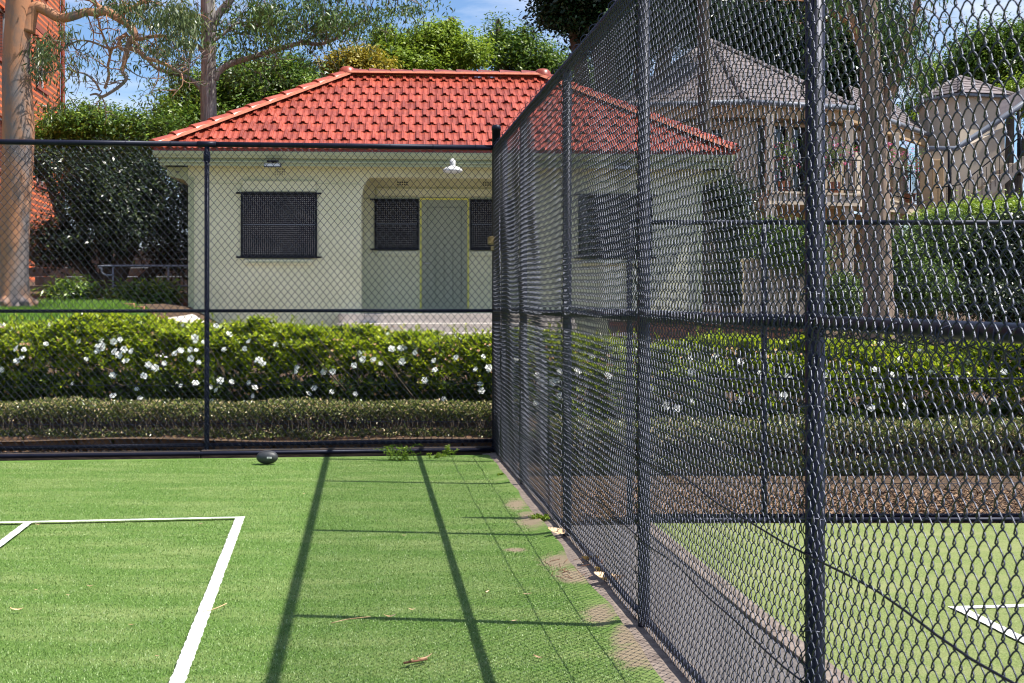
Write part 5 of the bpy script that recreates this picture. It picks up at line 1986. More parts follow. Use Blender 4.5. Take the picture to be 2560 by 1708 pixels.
# ------------------------------------------------------------------ orange brick block of flats on the left
def flats():
    lat = 8.7
    # local x axis along the court line direction (away from the camera)
    d = UC
    s1 = (lat + 0.0)
    base = -RC * lat + UC * 30.0
    t = thing('apartment_building', 'tall orange brick apartment block behind the pink gum tree', 'building', (base.x, base.y, 0), math.atan2(UC.y, UC.x))
    rt = Vector((RC.x, RC.y, 0))
    L2 = None
    # far edge at px 151
    k = 0
    # solve along s for px=151
    s = 30.0
    while True:
        p = -RC * lat + UC * s
        if 1280 + p.x / p.y * F > 151 or s > 90:
            break
        s += 0.05
    Lx = s - 30.0
    # local +y is to the left of travel; body extends to +y (away from court), face at y=0
    wins = []
    def loc_of(px, py):
        # intersect ray with the face plane
        dx = (px - 1280.0) / F
        # point = tt*(dx,1): lateral = -lat
        tt = -lat / (dx * RC.x + 1 * RC.y)
        X, Yy = dx * tt, tt
        ss = X * UC.x + Yy * UC.y
        return ss - 30.0, EYE + (HOR - py) / F * Yy
    xa, z1 = loc_of(91, 165)
    xb, _ = loc_of(116, 165)
    _, z0 = loc_of(104, 222)
    zs = z1 - z0
    storey = 3.0
    H = 17.0
    cols = [(xa, xb), (xa - 5.2, xb - 5.2), (xa - 9.8, xb - 9.8)]
    rows = [z0 + storey * k for k in (-2, -1, 0, 1, 2)]
    # wall built as strips around the openings
    mb = MB()
    xcuts = sorted(cols)
    x = -6.0
    for (a, b) in xcuts:
        mb.box(x, a, 0, 0.3, 0, H)
        zc = 0
        for r in rows:
            mb.box(a, b, 0, 0.3, zc, r)
            zc = r + 1.45
        mb.box(a, b, 0, 0.3, zc, H)
        x = b
    mb.box(x, Lx, 0, 0.3, 0, H)
    mb.box(Lx - 0.3, Lx, 0.3, 12, 0, H)
    mb.box(-6, -5.7, 0.3, 12, 0, H)
    mb.build('wall', M['brick_far'], t)
    M['flatframe'] = mat('white_window_frame', (0.72, 0.72, 0.72), rough=0.5)
    M['sillbrick'] = mat('dark_sill_brick', (0.22, 0.05, 0.03), (0.3, 0.08, 0.05), 8, rough=0.9)
    for (a, b) in cols:
        for r in rows:
            w_ = thing('window', None, None)
            w_.parent = t
            w_.location = (a, 0.12, r)
            ww = b - a
            mb = MB()
            mb.box(0, ww, -0.03, 0.03, 0, 0.06)
            mb.box(0, ww, -0.03, 0.03, 1.39, 1.45)
            mb.box(0, 0.06, -0.03, 0.03, 0.06, 1.39)
            mb.box(ww - 0.06, ww, -0.03, 0.03, 0.06, 1.39)
            mb.box(ww / 2 - 0.03, ww / 2 + 0.03, -0.03, 0.03, 0.06, 1.39)
            mb.build('frame', M['flatframe'], w_)
            MB().box(0.06, ww - 0.06, 0.0, 0.01, 0.06, 1.39).build('pane', M['glass'], w_)
            n = 6
            sw = (ww + 0.2) / n
            me = MB().bbox(0, sw - 0.012, -0.17, 0.0, -0.10, -0.002, 0.006).mesh('sill_brick', M['sillbrick'])
            for k in range(n):
                link('sill_brick', me, w_, (-0.1 + k * sw, 0, 0))
    # corner downpipe
    MB().tube([(Lx - 0.12, -0.1, 0), (Lx - 0.12, -0.1, H)], 0.07, 10).build('downpipe', M['sillbrick'], t)
    # hooded vents
    for (px, py) in ((84, 88), (93, 96), (15, 30)):
        vx, vz = loc_of(px, py)
        MB().lathe([(0.16, 0), (0.13, 0.1), (0.0, 0.16)], (vx, 0, vz), 10).build('hooded_vent', M['sillbrick'], t)
    MB().box(-6, Lx, -0.012, -0.001, loc_of(100, 75)[1] - 0.06, loc_of(100, 75)[1] + 0.06).build('brick_band', M['sillbrick'], t)
    MB().box(-6.2, Lx + 0.2, -0.3, 12.2, H, H + 0.25).build('roof', M['greytile'], t)


flats()

# ------------------------------------------------------------------ wall, rail and fence in the shade on the left
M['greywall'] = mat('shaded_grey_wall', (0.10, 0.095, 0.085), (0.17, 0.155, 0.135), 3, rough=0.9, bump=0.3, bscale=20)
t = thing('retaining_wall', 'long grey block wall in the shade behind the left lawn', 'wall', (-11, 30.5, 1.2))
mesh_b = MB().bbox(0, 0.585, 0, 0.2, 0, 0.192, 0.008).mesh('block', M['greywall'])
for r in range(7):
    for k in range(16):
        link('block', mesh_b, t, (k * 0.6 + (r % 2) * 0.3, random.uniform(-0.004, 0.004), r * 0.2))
t = thing('handrail', 'grey tubular handrail with posts in front of the shaded wall at left', 'railing', (P(262, 700, 25).x, 25.0, 1.3))
hl = P(262, 665, 25)
zr_ = P(262, 665, 25).z - 1.3
zr2 = P(262, 715, 25).z - 1.3
wx = P(482, 665, 25).x - hl.x + 0.3
pts = [(0.15, 0, zr_ - 0.17), (0.03, 0, zr_ - 0.17), (-0.05, 0, zr_ - 0.12), (-0.05, 0, zr_ - 0.05), (0.03, 0, zr_), (wx, 0, zr_)]
MB().tube(smooth_path(pts, 4), 0.02, 8).build('top_rail', M['gutter_grey'], t)
MB().tube([(0.15, 0, zr2), (wx, 0, zr2)], 0.016, 8).build('lower_rail', M['gutter_grey'], t)
pm = MB().tube([(0, 0, -0.4), (0, 0, zr_ - 0.01)], 0.018, 8).mesh('post', M['gutter_grey'])
for x in (0.15, 1.17, 1.62):
    link('post', pm, t, (x, 0, 0))
t = thing('picket_fence', 'black metal picket fence behind the shrubs near the clubhouse corner', 'fence', (P(380, 650, 29).x, 29, 1.4))
zt_ = P(400, 600, 29).z - 1.4
pm = MB().tube([(0, 0, 0), (0, 0, zt_)], 0.011, 6).mesh('picket', M['black'])
for k in range(14):
    link('picket', pm, t, (k * 0.085, 0, 0))
MB().box(0, 1.15, -0.015, 0.015, 0.2, 0.24).build('rail', M['black'], t)
MB().box(0, 1.15, -0.015, 0.015, zt_ - 0.2, zt_ - 0.16).build('rail', M['black'], t)

# brick edging and footpath between lawn and clubhouse
t = thing('brick_edging', 'short curved row of red bricks edging the lawn near the clubhouse', 'edging', (0, 0, 0))
be = MB().bbox(-0.11, 0.11, -0.055, 0.055, -0.04, 0.05, 0.008).mesh('brick', M['brick'])
for k in range(14):
    x = -5.75 + 0.235 * k * 0.62
    y = 20.3 + 0.02 * k
    link('brick', be, t, (x * 1.0, y, float(gz(np.array(x), np.array(y))) + 0.03), (0, 0, 0.1))
nx, nyy = 12, 10
xx, yy = np.meshgrid(np.linspace(-5.3, -3.6, nx), np.linspace(17.3, 22.6, nyy), indexing='ij')
zz = gz(xx, yy) + 0.02 * np.sin(xx * 2.1) * np.sin(yy * 1.7) + 0.05
I = (np.arange(nx - 1)[:, None] * nyy + np.arange(nyy - 1)[None, :]).ravel()
o = link('footpath', np_mesh('footpath', np.stack([xx, yy, zz], -1).reshape(-1, 3), np.stack([I, I + nyy, I + nyy + 1, I + 1], 1), M['step'], True))
o['kind'] = 'structure'

# brick planter wall right of the steps
t = thing('brick_wall', 'low red brick garden wall with pale coping right of the entrance steps', 'wall', (1.55, 21.6, 0.55))
bm_ = MB().bbox(0, 0.228, 0, 0.11, 0, 0.076, 0.006).mesh('brick', M['brick'])
for r in range(7):
    for k in range(13):
        link('brick', bm_, t, (k * 0.24 + (r % 2) * 0.12, 0, r * 0.086))
MB().box(-0.02, 3.25, 0.012, 0.10, 0, 0.60).build('mortar', M['concrete'], t)
cm = MB().bbox(0, 0.395, -0.03, 0.32, 0, 0.05, 0.008).mesh('coping', M['step'])
for k in range(8):
    link('coping', cm, t, (k * 0.4, 0, 0.603))
# cream garden wall
t = thing('garden_wall', 'plain cream rendered garden wall right of the clubhouse', 'wall', (P(1860, 700, 24.5).x, 24.5, 0.9))
MB().bbox(0, 1.25, 0, 0.2, 0, P(1900, 655, 24.5).z - 0.9, 0.01).build('wall_panel', M['render'], t)
MB().bbox(-0.03, 1.28, -0.04, 0.24, P(1900, 655, 24.5).z - 0.9 + 0.002, P(1900, 655, 24.5).z - 0.84, 0.01).build('coping', M['render'], t)


# ------------------------------------------------------------------ cream two storey house on the right
def cream_house():
    g = RS(121)
    A = P(1540, 256, 38.5)
    B = P(1866, 256, 37.8)
    Cc = P(2135, 258, 39.0)
    Dp = P(2325, 338, 45.5)
    ze = 7.0
    for v in (A, B, Cc, Dp):
        v.z = 0
    t = thing('town_house', 'cream two storey house with grey tiled roof and flowered balcony', 'house', (B.x, B.y, 1.5))
    o0 = Vector(t.location)
    q = lambda v, z: Vector((v.x, v.y, z)) - o0
    ap = P(1776, 104, 42.5) - o0
    zf = 4.42

    def wallp(a, b, z0, z1, th=0.25, m='render', nm='wall', holes=()):
        """wall from a to b (plan), with rectangular openings (u0,u1,z0,z1)"""
        d = (b - a)
        Lw = d.length
        d.normalize()
        n = Vector((d.y, -d.x, 0))
        if n.dot(-a) < 0:
            n = -n
        back = -n * th
        mb = MB()
        def seg(u0, u1, za, zb):
            if u1 - u0 < 0.001 or zb - za < 0.001:
                return
            p = [a + d * u0, a + d * u1]
            mb.slab([q(p[0], za), q(p[1], za), q(p[1], zb), q(p[0], zb)], back)
        u = 0
        for (h0, h1, ha, hb) in sorted(holes):
            seg(u, h0, z0, z1)
            seg(h0, h1, z0, ha)
            seg(h0, h1, hb, z1)
            u = h1
        seg(u, Lw, z0, z1)
        o = mb.build(nm, M[m], t)
        for (h0, h1, ha, hb) in holes:
            mb = MB()
            for (u0, u1, za, zb) in ((h0, h1, hb - 0.06, hb), (h0, h1, ha, ha + 0.06), (h0, h0 + 0.06, ha + 0.06, hb - 0.06), (h1 - 0.06, h1, ha + 0.06, hb - 0.06), ((h0 + h1) / 2 - 0.03, (h0 + h1) / 2 + 0.03, ha + 0.06, hb - 0.06)):
                p0, p1 = a + d * u0 - n * 0.08, a + d * u1 - n * 0.08
                mb.slab([q(p0, za), q(p1, za), q(p1, zb), q(p0, zb)], -n * 0.05)
            w_ = mb.build('window', M['black'] if m == 'render' else M['tan'], t)
            mb = MB()
            p0, p1 = a + d * (h0 + 0.05) - n * 0.16, a + d * (h1 - 0.05) - n * 0.16
            mb.slab([q(p0, ha + 0.05), q(p1, ha + 0.05), q(p1, hb - 0.05), q(p0, hb - 0.05)], -n * 0.02)
            mb.build('pane', M['glass'], w_)
        return d, n

    iA, iB, iC, iD = A.copy(), B.copy(), Cc.copy(), Dp.copy()
    inset = Vector((0, 0.9, 0))
    a1, b1_, c1 = A + inset, B + inset, Cc + inset * 1.0
    wallp(a1, b1_, zf, ze - 0.45, holes=[(0.5, 1.6, zf + 0.3, zf + 1.9), (2.2, 3.1, zf + 0.9, zf + 1.9)])
    wallp(b1_, c1, zf, ze - 0.45, holes=[(0.55, 1.5, zf + 0.05, zf + 2.05), (1.7, 2.4, zf + 0.05, zf + 2.05)])
    c2_ = c1 + Vector((0.2, 0, 0))
    d2_ = Dp + Vector((-0.6, 0.5, 0))
    wallp(c1, d2_, zf, ze - 0.45, holes=[(0.8, 1.9, zf + 0.05, zf + 1.9), (2.8, 3.8, zf + 0.05, zf + 1.9), (5.0, 6.2, zf + 0.05, zf + 1.9)])
    wallp(a1, b1_, 1.2, zf - 0.25, holes=[(0.8, 2.2, 1.6, 3.7)])
    wallp(b1_ + Vector((0, 0.6, 0)), c1 + Vector((0, 0.6, 0)), 1.2, zf - 0.25, m='tan', holes=[(0.4, 1.2, 1.3, 3.6), (1.5, 2.2, 1.3, 3.6)])
    wallp(c1 + Vector((-0.2, 0.9, 0)), d2_ + Vector((-0.2, 0.9, 0)), 1.2, zf - 0.25, m='tan', holes=[(0.6, 1.5, 1.3, 3.6), (2.0, 2.9, 1.3, 3.6), (4.2, 5.4, 1.3, 3.6)])
    # balcony slab
    mb = MB()
    fr = [B + Vector((0.6, -0.2, 0)), Cc + Vector((0.1, -0.35, 0)), Dp + Vector((0.3, -0.1, 0))]
    bk = [Dp + Vector((-0.6, 0.6, 0)), c1 + Vector((0, 0.1, 0)), b1_ + Vector((0.3, 0.1, 0))]
    pl = [(v.x - o0.x, v.y - o0.y) for v in fr + bk]
    mb.prism(pl, zf - 0.30 - o0.z, zf - o0.z)
    mb.build('balcony_slab', M['render'], t)
    pl2 = [(x, y - 0.06) for x, y in pl]
    MB().prism(pl2, zf + 0.003 - o0.z, zf + 0.06 - o0.z).build('balcony_edge', M['render'], t)
    # parapet + railing runs
    def rail(a, b, hgt=0.95):
        d = (b - a)
        Lr = d.length
        d.normalize()
        mb = MB()
        for z in (0.1, hgt):
            mb.tube([q(a, zf + z + 0.06), q(b, zf + z + 0.06)], 0.02, 6)
        n = int(Lr / 0.13)
        for k in range(n + 1):
            p = a + d * (Lr * k / n)
            mb.tube([q(p, zf + 0.08), q(p, zf + hgt + 0.06)], 0.009, 4, cap=False)
        mb.build('railing', M['black'], t)
    rail(fr[0], fr[1])
    rail(fr[1] + Vector((1.0, 1.1, 0)), fr[2])
    # solid parapet panel near the corner C
    p0, p1 = fr[1] + Vector((-0.15, -0.02, 0)), fr[1] + Vector((0.95, 1.05, 0))
    d = (p1 - p0).normalized()
    mb = MB()
    mb.slab([q(p0, zf + 0.06), q(p1, zf + 0.06), q(p1, zf + 1.25), q(p0, zf + 1.25)], Vector((d.y, -d.x, 0)) * -0.2)
    mb.build('parapet', M['render'], t)
    # pillars
    for v, zt in ((fr[0], ze - 0.4), (fr[1] + Vector((-0.3, 0.2, 0)), ze - 0.4), (fr[2] + Vector((-0.1, 0.1, 0)), ze - 0.4), (fr[1].lerp(fr[2], 0.45) + Vector((-0.1, 0.15, 0)), ze - 0.4), (fr[0].lerp(fr[1], 0.5), ze - 0.4)):
        c = q(v, 0)
        MB().bbox(c.x - 0.13, c.x + 0.13, c.y - 0.13, c.y + 0.13, 1.0 - o0.z, zf - 0.302 - o0.z, 0.01).build('pillar', M['render'], t)
        MB().bbox(c.x - 0.11, c.x + 0.11, c.y - 0.11, c.y + 0.11, zf + 0.062 - o0.z, zt - 0.01 - o0.z, 0.01).build('pillar', M['render'], t)
    # eave beams
    mb = MB()
    for a, b in ((A + Vector((0, 0.15, 0)), B + Vector((0, 0.15, 0))), (B + Vector((0, 0.15, 0)), Cc + Vector((0, 0.15, 0))), (Cc + Vector((0, 0.15, 0)), Dp + Vector((0, 0.15, 0)))):
        mb.slab([q(a, ze - 0.42), q(b, ze - 0.42), q(b, ze - 0.12), q(a, ze - 0.12)], (0, 0.25, 0))
    mb.build('eave_beam', M['tan'], t)
    mb = MB()
    pl = [(v.x - o0.x, v.y - o0.y) for v in (A, B, Cc, Dp, Dp + Vector((-3, 4, 0)), A + Vector((0, 9, 0)))]
    mb.prism(pl, ze - 0.115 - o0.z, ze - 0.08 - o0.z)
    mb.build('soffit', M['render'], t)
    for a, b in ((A, B), (B, Cc), (Cc, Dp)):
        MB().tube([q(a, ze - 0.03), q(b, ze - 0.03)], 0.075, 8).build('gutter', M['gutter_grey'], t)
    # roofs
    eA, eB, eC, eD = q(A, ze), q(B, ze), q(Cc, ze), q(Dp, ze)
    bkA = eA + Vector((0, 9, 0))
    bkC = eC + Vector((0, 8, 0))
    mb = MB()
    dz = Vector((0, 0, -0.03))
    mb.add([v + dz for v in (eA, eB, eC, bkC, bkA, ap)], [(0, 1, 5), (1, 2, 5), (2, 3, 5), (3, 4, 5), (4, 0, 5)])
    roof = mb.build('roof', M['greytile'], t)
    n1 = lay_face([eB, eC, ap], M['greytile'], 0.42, 0.34, roof, 'flat', True, seed=11)
    n2 = lay_face([eA, eB, ap], M['greytile'], 0.42, 0.34, roof, 'flat', True, seed=12)
    print('grey tiles', n1, n2)
    lay_face([eC, bkC, ap], M['greytile'], 0.42, 0.34, roof, 'flat', False, seed=13)
    up = Vector((0, 0, 0.03))
    for v in (eA, eB, eC):
        cap_run(v + up, ap + up, M['greytile'], roof, 'hip_tile', 0.45, 0.11, 0.06)
    # wing roof to the right
    ap2 = (P(2120, 212, 46) - o0)
    ap3 = (P(2230, 268, 50) - o0)
    mb = MB()
    mb.add([v + dz for v in (eC, eD, ap3, ap2)], [(0, 1, 2, 3)])
    r2 = mb.build('wing_roof', M['greytile'], t)
    lay_face([eC, eD, ap3, ap2], M['greytile'], 0.42, 0.34, r2, 'flat', False, seed=14)
    # dark corner brackets omitted; white shutter door behind the railing
    MB().bbox(q(c1.lerp(d2_, 0.18), 0).x, q(c1.lerp(d2_, 0.18), 0).x + 0.7, q(c1.lerp(d2_, 0.18), 0).y - 0.1, q(c1.lerp(d2_, 0.18), 0).y - 0.04, zf + 0.06 - o0.z, zf + 2.0 - o0.z, 0.01).build('shutter', M['white'], t)
    return t, o0, zf, fr


ch, ch0, zf, fr = cream_house()


def potted(px, py, Y, r, seed, label, mleaf='midleaf'):
    c = P(px, py, Y)
    t = thing('flowering_plant', label, 'plant', (c.x, c.y, zf + 0.06), 0, 'flowering plants on the balcony')
    h = c.z - zf
    MB().lathe([(0.001, 0.0), (0.14, 0.0), (0.19, 0.30), (0.20, 0.32), (0.001, 0.32)], (0, 0, 0), 12).build('pot', M['brick'], t)
    g = RS(seed)
    link('foliage', crown_mesh('plant_foliage', [(0, 0, max(0.5, h), r, r, r * 1.3)], 90, 10, 0.06, 0.03, M[mleaf], seed, crad=0.15, hollow=0.2), t)
    fl_ = link('flowers', crown_mesh('plant_flowers', [(0, -0.05, max(0.55, h), r * 1.05, r * 1.05, r * 1.35)], 26, 6, 0.055, 0.05, M['pink'], seed + 1, crad=0.12, hollow=0.7), t)
    fl_['kind'] = 'stuff'
    mb = MB()
    mb.tube([(0, 0, 0.2), (0.02, 0, max(0.5, h))], 0.02, 6)
    mb.build('stem', M['darkbark'], t)


potted(1960, 395, 38.3, 0.42, 201, 'lilac flowering plant at the left end of the balcony railing')
potted(2085, 395, 38.6, 0.36, 202, 'pink flowering plant right of the big fence post on the balcony')
potted(2140, 410, 39.2, 0.25, 203, 'small pink flowers beside the left edge of the brown trunk')
potted(2215, 385, 40.5, 0.20, 204, 'pink flowers on the parapet just right of the brown trunk')
potted(2275, 420, 42.8, 0.45, 205, 'large white and red flowering plant behind the balcony railing', 'hedgeleaf')

# square tower with small hip roof
def tower():
    Y = 46.0
    a = P(2320, 236, Y)
    b = P(2400, 236, Y - 1.2)
    c = P(2512, 236, Y - 0.6)
    t = thing('tower', 'square cream tower with small grey pyramid roof on the right', 'building', (b.x, b.y, 1.5))
    o0 = Vector(t.location)
    zt = P(2400, 236, Y - 1.2).z
    pts = [a, b, c, c + Vector((0.4, 2.2, 0)), a + Vector((0.4, 2.4, 0))]
    MB().prism([(v.x - o0.x, v.y - o0.y) for v in pts], 0, zt - o0.z).build('wall', M['render'], t)
    ov = 0.30
    cen = Vector((sum(v.x for v in pts) / 5, sum(v.y for v in pts) / 5, 0))
    ex = []
    for v in pts:
        d = Vector((v.x - cen.x, v.y - cen.y, 0))
        e = Vector((v.x, v.y, 0)) + d.normalized() * ov
        ex.append(Vector((e.x - o0.x, e.y - o0.y, zt + 0.05 - o0.z)))
    MB().prism([(v.x, v.y) for v in ex], zt - 0.06 - o0.z, zt + 0.02 - o0.z).build('soffit', M['gutter_grey'], t)
    ap = Vector((cen.x - o0.x, cen.y - o0.y, zt + 0.85 - o0.z))
    MB().add(ex + [ap], [(0, 1, 5), (1, 2, 5), (2, 3, 5), (3, 4, 5), (4, 0, 5)]).build('roof', M['greytile'], t)
    for i in range(3):
        lay_face([ex[i], ex[(i + 1) % 5], ap], M['greytile'], 0.4, 0.3, t, 'flat', False, seed=20 + i)
    for v in ex[:3]:
        cap_run(v, ap, M['greytile'], t, 'hip_tile', 0.4, 0.09, 0.05)
    # window strip and door below
    zc = P(2360, 430, Y - 1).z - o0.z
    d_ = (b - a).normalized()
    return t


tower()


def stair():
    t = thing('stair_canopy', 'covered outside stair with sloping grey gutter and black railing at right', 'stairs', (P(2400, 500, 41).x, 41.0, 1.5))
    o0 = Vector(t.location)
    q = lambda px, py, Y=41.0: P(px, py, Y) - o0
    # stucco side wall below the canopy line
    w1 = [q(2330, 378), q(2392, 378), q(2500, 325), q(2512, 318), q(2512, 510), q(2420, 560), q(2330, 560)]
    MB().slab(w1, (0, 1.2, 0)).build('wall', M['render'], t)
    MB().tube([q(2318, 372, 40.7), q(2390, 372, 40.7), q(2500, 300, 40.7), q(2620, 215, 40.7)], 0.085, 8).build('gutter', M['gutter_grey'], t)
    MB().slab([q(2318, 368, 40.7), q(2390, 368, 40.7), q(2500, 297, 40.7), q(2620, 212, 40.7), q(2620, 190, 40.7), q(2500, 270, 40.7), q(2390, 345, 40.7), q(2318, 352, 40.7)], (0, 1.6, 0)).build('canopy_roof', M['greytile'], t) if False else None
    MB().slab([q(2500, 294, 40.9), q(2640, 196, 40.9), q(2640, 170, 42.5), q(2500, 255, 42.5)], (0, 0, -0.06)).build('canopy_roof', M['greytile'], t)
    # treads
    for k in range(9):
        px, py = 2395 + k * 16, 520 - k * 14
        a = q(px, py, 40.5)
        MB().bbox(a.x, a.x + 0.30, a.y, a.y + 0.9, a.z - 0.17, a.z, 0.008).build('tread', M['render'], t)
    MB().slab([q(2380, 535, 40.4), q(2560, 372 + 18, 40.4), q(2560, 420, 40.4), q(2410, 545, 40.4)], (0, 0.08, 0)).build('stringer', M['render'], t)
    mb = MB()
    mb.tube([q(2340, 470, 40.35), q(2400, 462, 40.35), q(2560, 335, 40.35), q(2640, 300, 40.35)], 0.022, 6)
    for k in range(22):
        px = 2345 + k * 11
        yt = 470 - max(0, px - 2400) * 0.79 if px > 2400 else 466
        yb = yt + 66
        mb.tube([q(px, yt, 40.35), q(px, yb, 40.35)], 0.010, 4, cap=False)
    mb.build('railing', M['black'], t)
    for px in (2374, 2548):
        MB().tube([q(px, 372 if px < 2400 else 280, 40.6), q(px, 520 if px < 2400 else 440, 40.6)], 0.06, 8).build('post', M['black'], t)
    # door and planter wall under the stair
    MB().bbox(q(2330, 400).x, q(2358, 400).x, -0.06, -0.004, q(2330, 520).z, q(2330, 400).z, 0.01).build('door', M['tan'], t)
    MB().slab([q(2310, 522, 40.2), q(2480, 522, 40.2), q(2480, 640, 40.2), q(2310, 640, 40.2)], (0, 0.3, 0)).build('planter_wall', M['render'], t)


stair()

# ------------------------------------------------------------------ small things
# ball
bx_, by_ = gx(669, 1161)
ball = thing('rugby_ball', 'dark grey oval ball with white label lying against the back fence', 'ball', (bx_, by_ - 0.02, 0.068), math.radians(-3))
M['ball'] = mat('grey_rubber', (0.035, 0.037, 0.042), (0.05, 0.052, 0.058), 20, rough=0.5, bump=0.6, bscale=500, bdist=0.001)
prof = []
vs, fs = [], []
nr, ns = 18, 24
for i in range(nr + 1):
    a = math.pi * i / nr
    x = -0.098 * math.cos(a)
    r = 0.063 * math.sin(a) ** 0.88 if 0 < i < nr else 0.0005
    for k in range(ns):
        an = 2 * math.pi * k / ns
        vs.append((x, r * math.cos(an), r * math.sin(an)))
for i in range(nr):
    for k in range(ns):
        fs.append((i * ns + k, i * ns + (k + 1) % ns, (i + 1) * ns + (k + 1) % ns, (i + 1) * ns + k))
MB().add(vs, fs, True).build('ball_skin', M['ball'], ball)
mb = MB()
for an in (0.5, 2.1, 3.7, 5.2):
    pts = []
    for i in range(1, nr):
        a = math.pi * i / nr
        r = 0.0632 * math.sin(a) ** 0.88
        pts.append((-0.098 * math.cos(a), r * math.cos(an), r * math.sin(an)))
    mb.tube(pts, 0.0012, 4)
mb.build('seam', M['black'], ball)
lb_ = MB()
vs, fs = [], []
for i in range(7):
    x = 0.012 + 0.042 * i / 6
    rx = 0.0645 * math.sqrt(max(0, 1 - (x / 0.098) ** 2)) + 0.0012
    for j in range(4):
        an = -math.pi / 2 + (-0.14 + 0.30 * j / 3) - 0.28 * 0
        vs.append((x, rx * math.sin(an), rx * math.cos(an)))
for i in range(6):
    for j in range(3):
        fs.append((i * 4 + j, (i + 1) * 4 + j, (i + 1) * 4 + j + 1, i * 4 + j + 1))
lb_.add(vs, fs, True)
lab = lb_.build('label', M['white'], ball)
mb = MB()
g = RS(5)
x = 0.020
while x < 0.046:
    wv = g.uniform(0.0015, 0.003)
    rx = 0.0645 * math.sqrt(1 - (x / 0.098) ** 2) + 0.0018
    mb.box(x, x + wv, -rx - 0.0003, -rx, -0.004, 0.003)
    x += wv + 0.0014
mb.build('print', M['black'], lab)

# fallen leaves and twigs on the turf
M['dryleaf'] = mat('dry_leaf', (0.42, 0.24, 0.12), (0.66, 0.48, 0.30), 12, rough=0.8, objrand=0.3)
M['twig'] = mat('dry_twig', (0.20, 0.09, 0.05), rough=0.9)


def leafm(Ls, Wd, curl):
    vs, fs = [], []
    for i in range(6):
        t_ = i / 5
        w_ = Wd * math.sin(math.pi * (0.08 + 0.88 * t_)) * 0.5
        z = 0.006 + curl * (t_ - 0.5) ** 2 * 4
        y = 0.12 * Ls * math.sin(t_ * 2.5)
        vs += [(Ls * (t_ - 0.5), y - w_, z + w_ * 0.4), (Ls * (t_ - 0.5), y, z), (Ls * (t_ - 0.5), y + w_, z + w_ * 0.4)]
    for i in range(5):
        for k in (0, 1):
            a = i * 3 + k
            fs.append((a, a + 3, a + 4, a + 1))
    return MB().add(vs, fs, True).mesh('fallen_leaf', M['dryleaf'])


lms = [leafm(0.07, 0.016, 0.012), leafm(0.085, 0.020, 0.02), leafm(0.05, 0.014, 0.008)]
leaves = [(1318, 1495, 0.3, 'pale curled leaf right of the middle shadow line, farther one'), (1030, 1533, 0.1, 'small pale leaf lying between the two long shadow lines'),
          (1285, 1562, 0.5, 'pale leaf touching the upper edge of the post shadow at right'), (1345, 1655, -0.8, 'pale leaf lowest on the turf right of the middle shadow'),
          (42, 1535, 0.2, 'reddish leaf near the left edge of the lower turf'), (90, 1482, 0.1, 'small brown speck of leaf at left below the sideline'),
          (328, 1571, 0.3, 'small orange leaf left of the thick white sideline'), (1090, 1600 + 14, 0, None), (393, 1650, -0.2, 'tiny red brown leaf beside the lower left sideline'),
          (1218, 1490, 1.2, 'thin dark leaf on end right of the middle shadow'), (975, 1552, 0.4, 'thin brown leaf on the post shadow between the long shadows'),
          (170, 1496, 0, 'tiny orange leaf left of centre in the court corner'), (502, 1316, 0.1, 'small light leaf just below the far white baseline'),
          (95, 1318, 0.2, 'small brown leaf where the two white lines meet at left'), (760, 1240, 0.1, 'tiny leaf near the far end of the long shadow'),
          (1010, 1345, 0.1, 'dark crumb of leaf on the far horizontal shadow'), (225, 1474, 0.3, 'little rust coloured leaf in mid turf at left')]
for k, (px, py, rz, lb) in enumerate(leaves):
    if lb is None:
        continue
    x, y = gx(px, py)
    o = link('fallen_leaf', lms[k % 3], None, (x, y, 0.012), (0.15, 0.05, rz))
    if 'tiny' in lb or 'speck' in lb or 'crumb' in lb or 'little' in lb or 'small' in lb:
        o.scale = (0.42, 0.5, 0.5)
    else:
        o.scale = (0.75, 0.75, 0.75)
    tag(o, lb, 'leaf', 'fallen leaves on the court')
# bark scrap near the bottom middle
x, y = gx(1048, 1662)
t = thing('bark_scrap', 'brown scrap of bark and leaf at the bottom middle of the turf', 'bark', (x, y, 0.012), 0.5)
link('leaf_piece', lms[1], t, (0.02, 0, 0))
o = link('leaf_piece', lms[0], t, (-0.04, -0.02, 0.004), (0, 0.2, 0.9))
MB().tube([(-0.08, -0.02, 0.01), (-0.02, -0.03, 0.014), (0.03, -0.01, 0.01)], 0.005, 6).build('twig', M['twig'], t)
# red twig across the sideline
x, y = gx(540, 1530)
MBt = MB().tube(smooth_path([(-0.05, -0.09, 0.008), (0.0, -0.04, 0.012), (0.035, 0.01, 0.02), (0.035, 0.08, 0.012)], 3), 0.0025, 5)
o = MBt.build('twig', M['dryleaf'], None, (x, y, 0.012))
tag(o, 'thin orange curved stalk at the right edge of the white sideline', 'twig')
x, y = gx(880, 1560)
MBt = MB().tube(smooth_path([(-0.09, -0.06, 0.006), (-0.02, -0.01, 0.012), (0.08, 0.06, 0.008)], 3), 0.002, 5)
o = MBt.build('twig', M['dryleaf'], None, (x, y, 0.012))
tag(o, 'thin reddish straw lying across the nearest post shadow', 'twig')

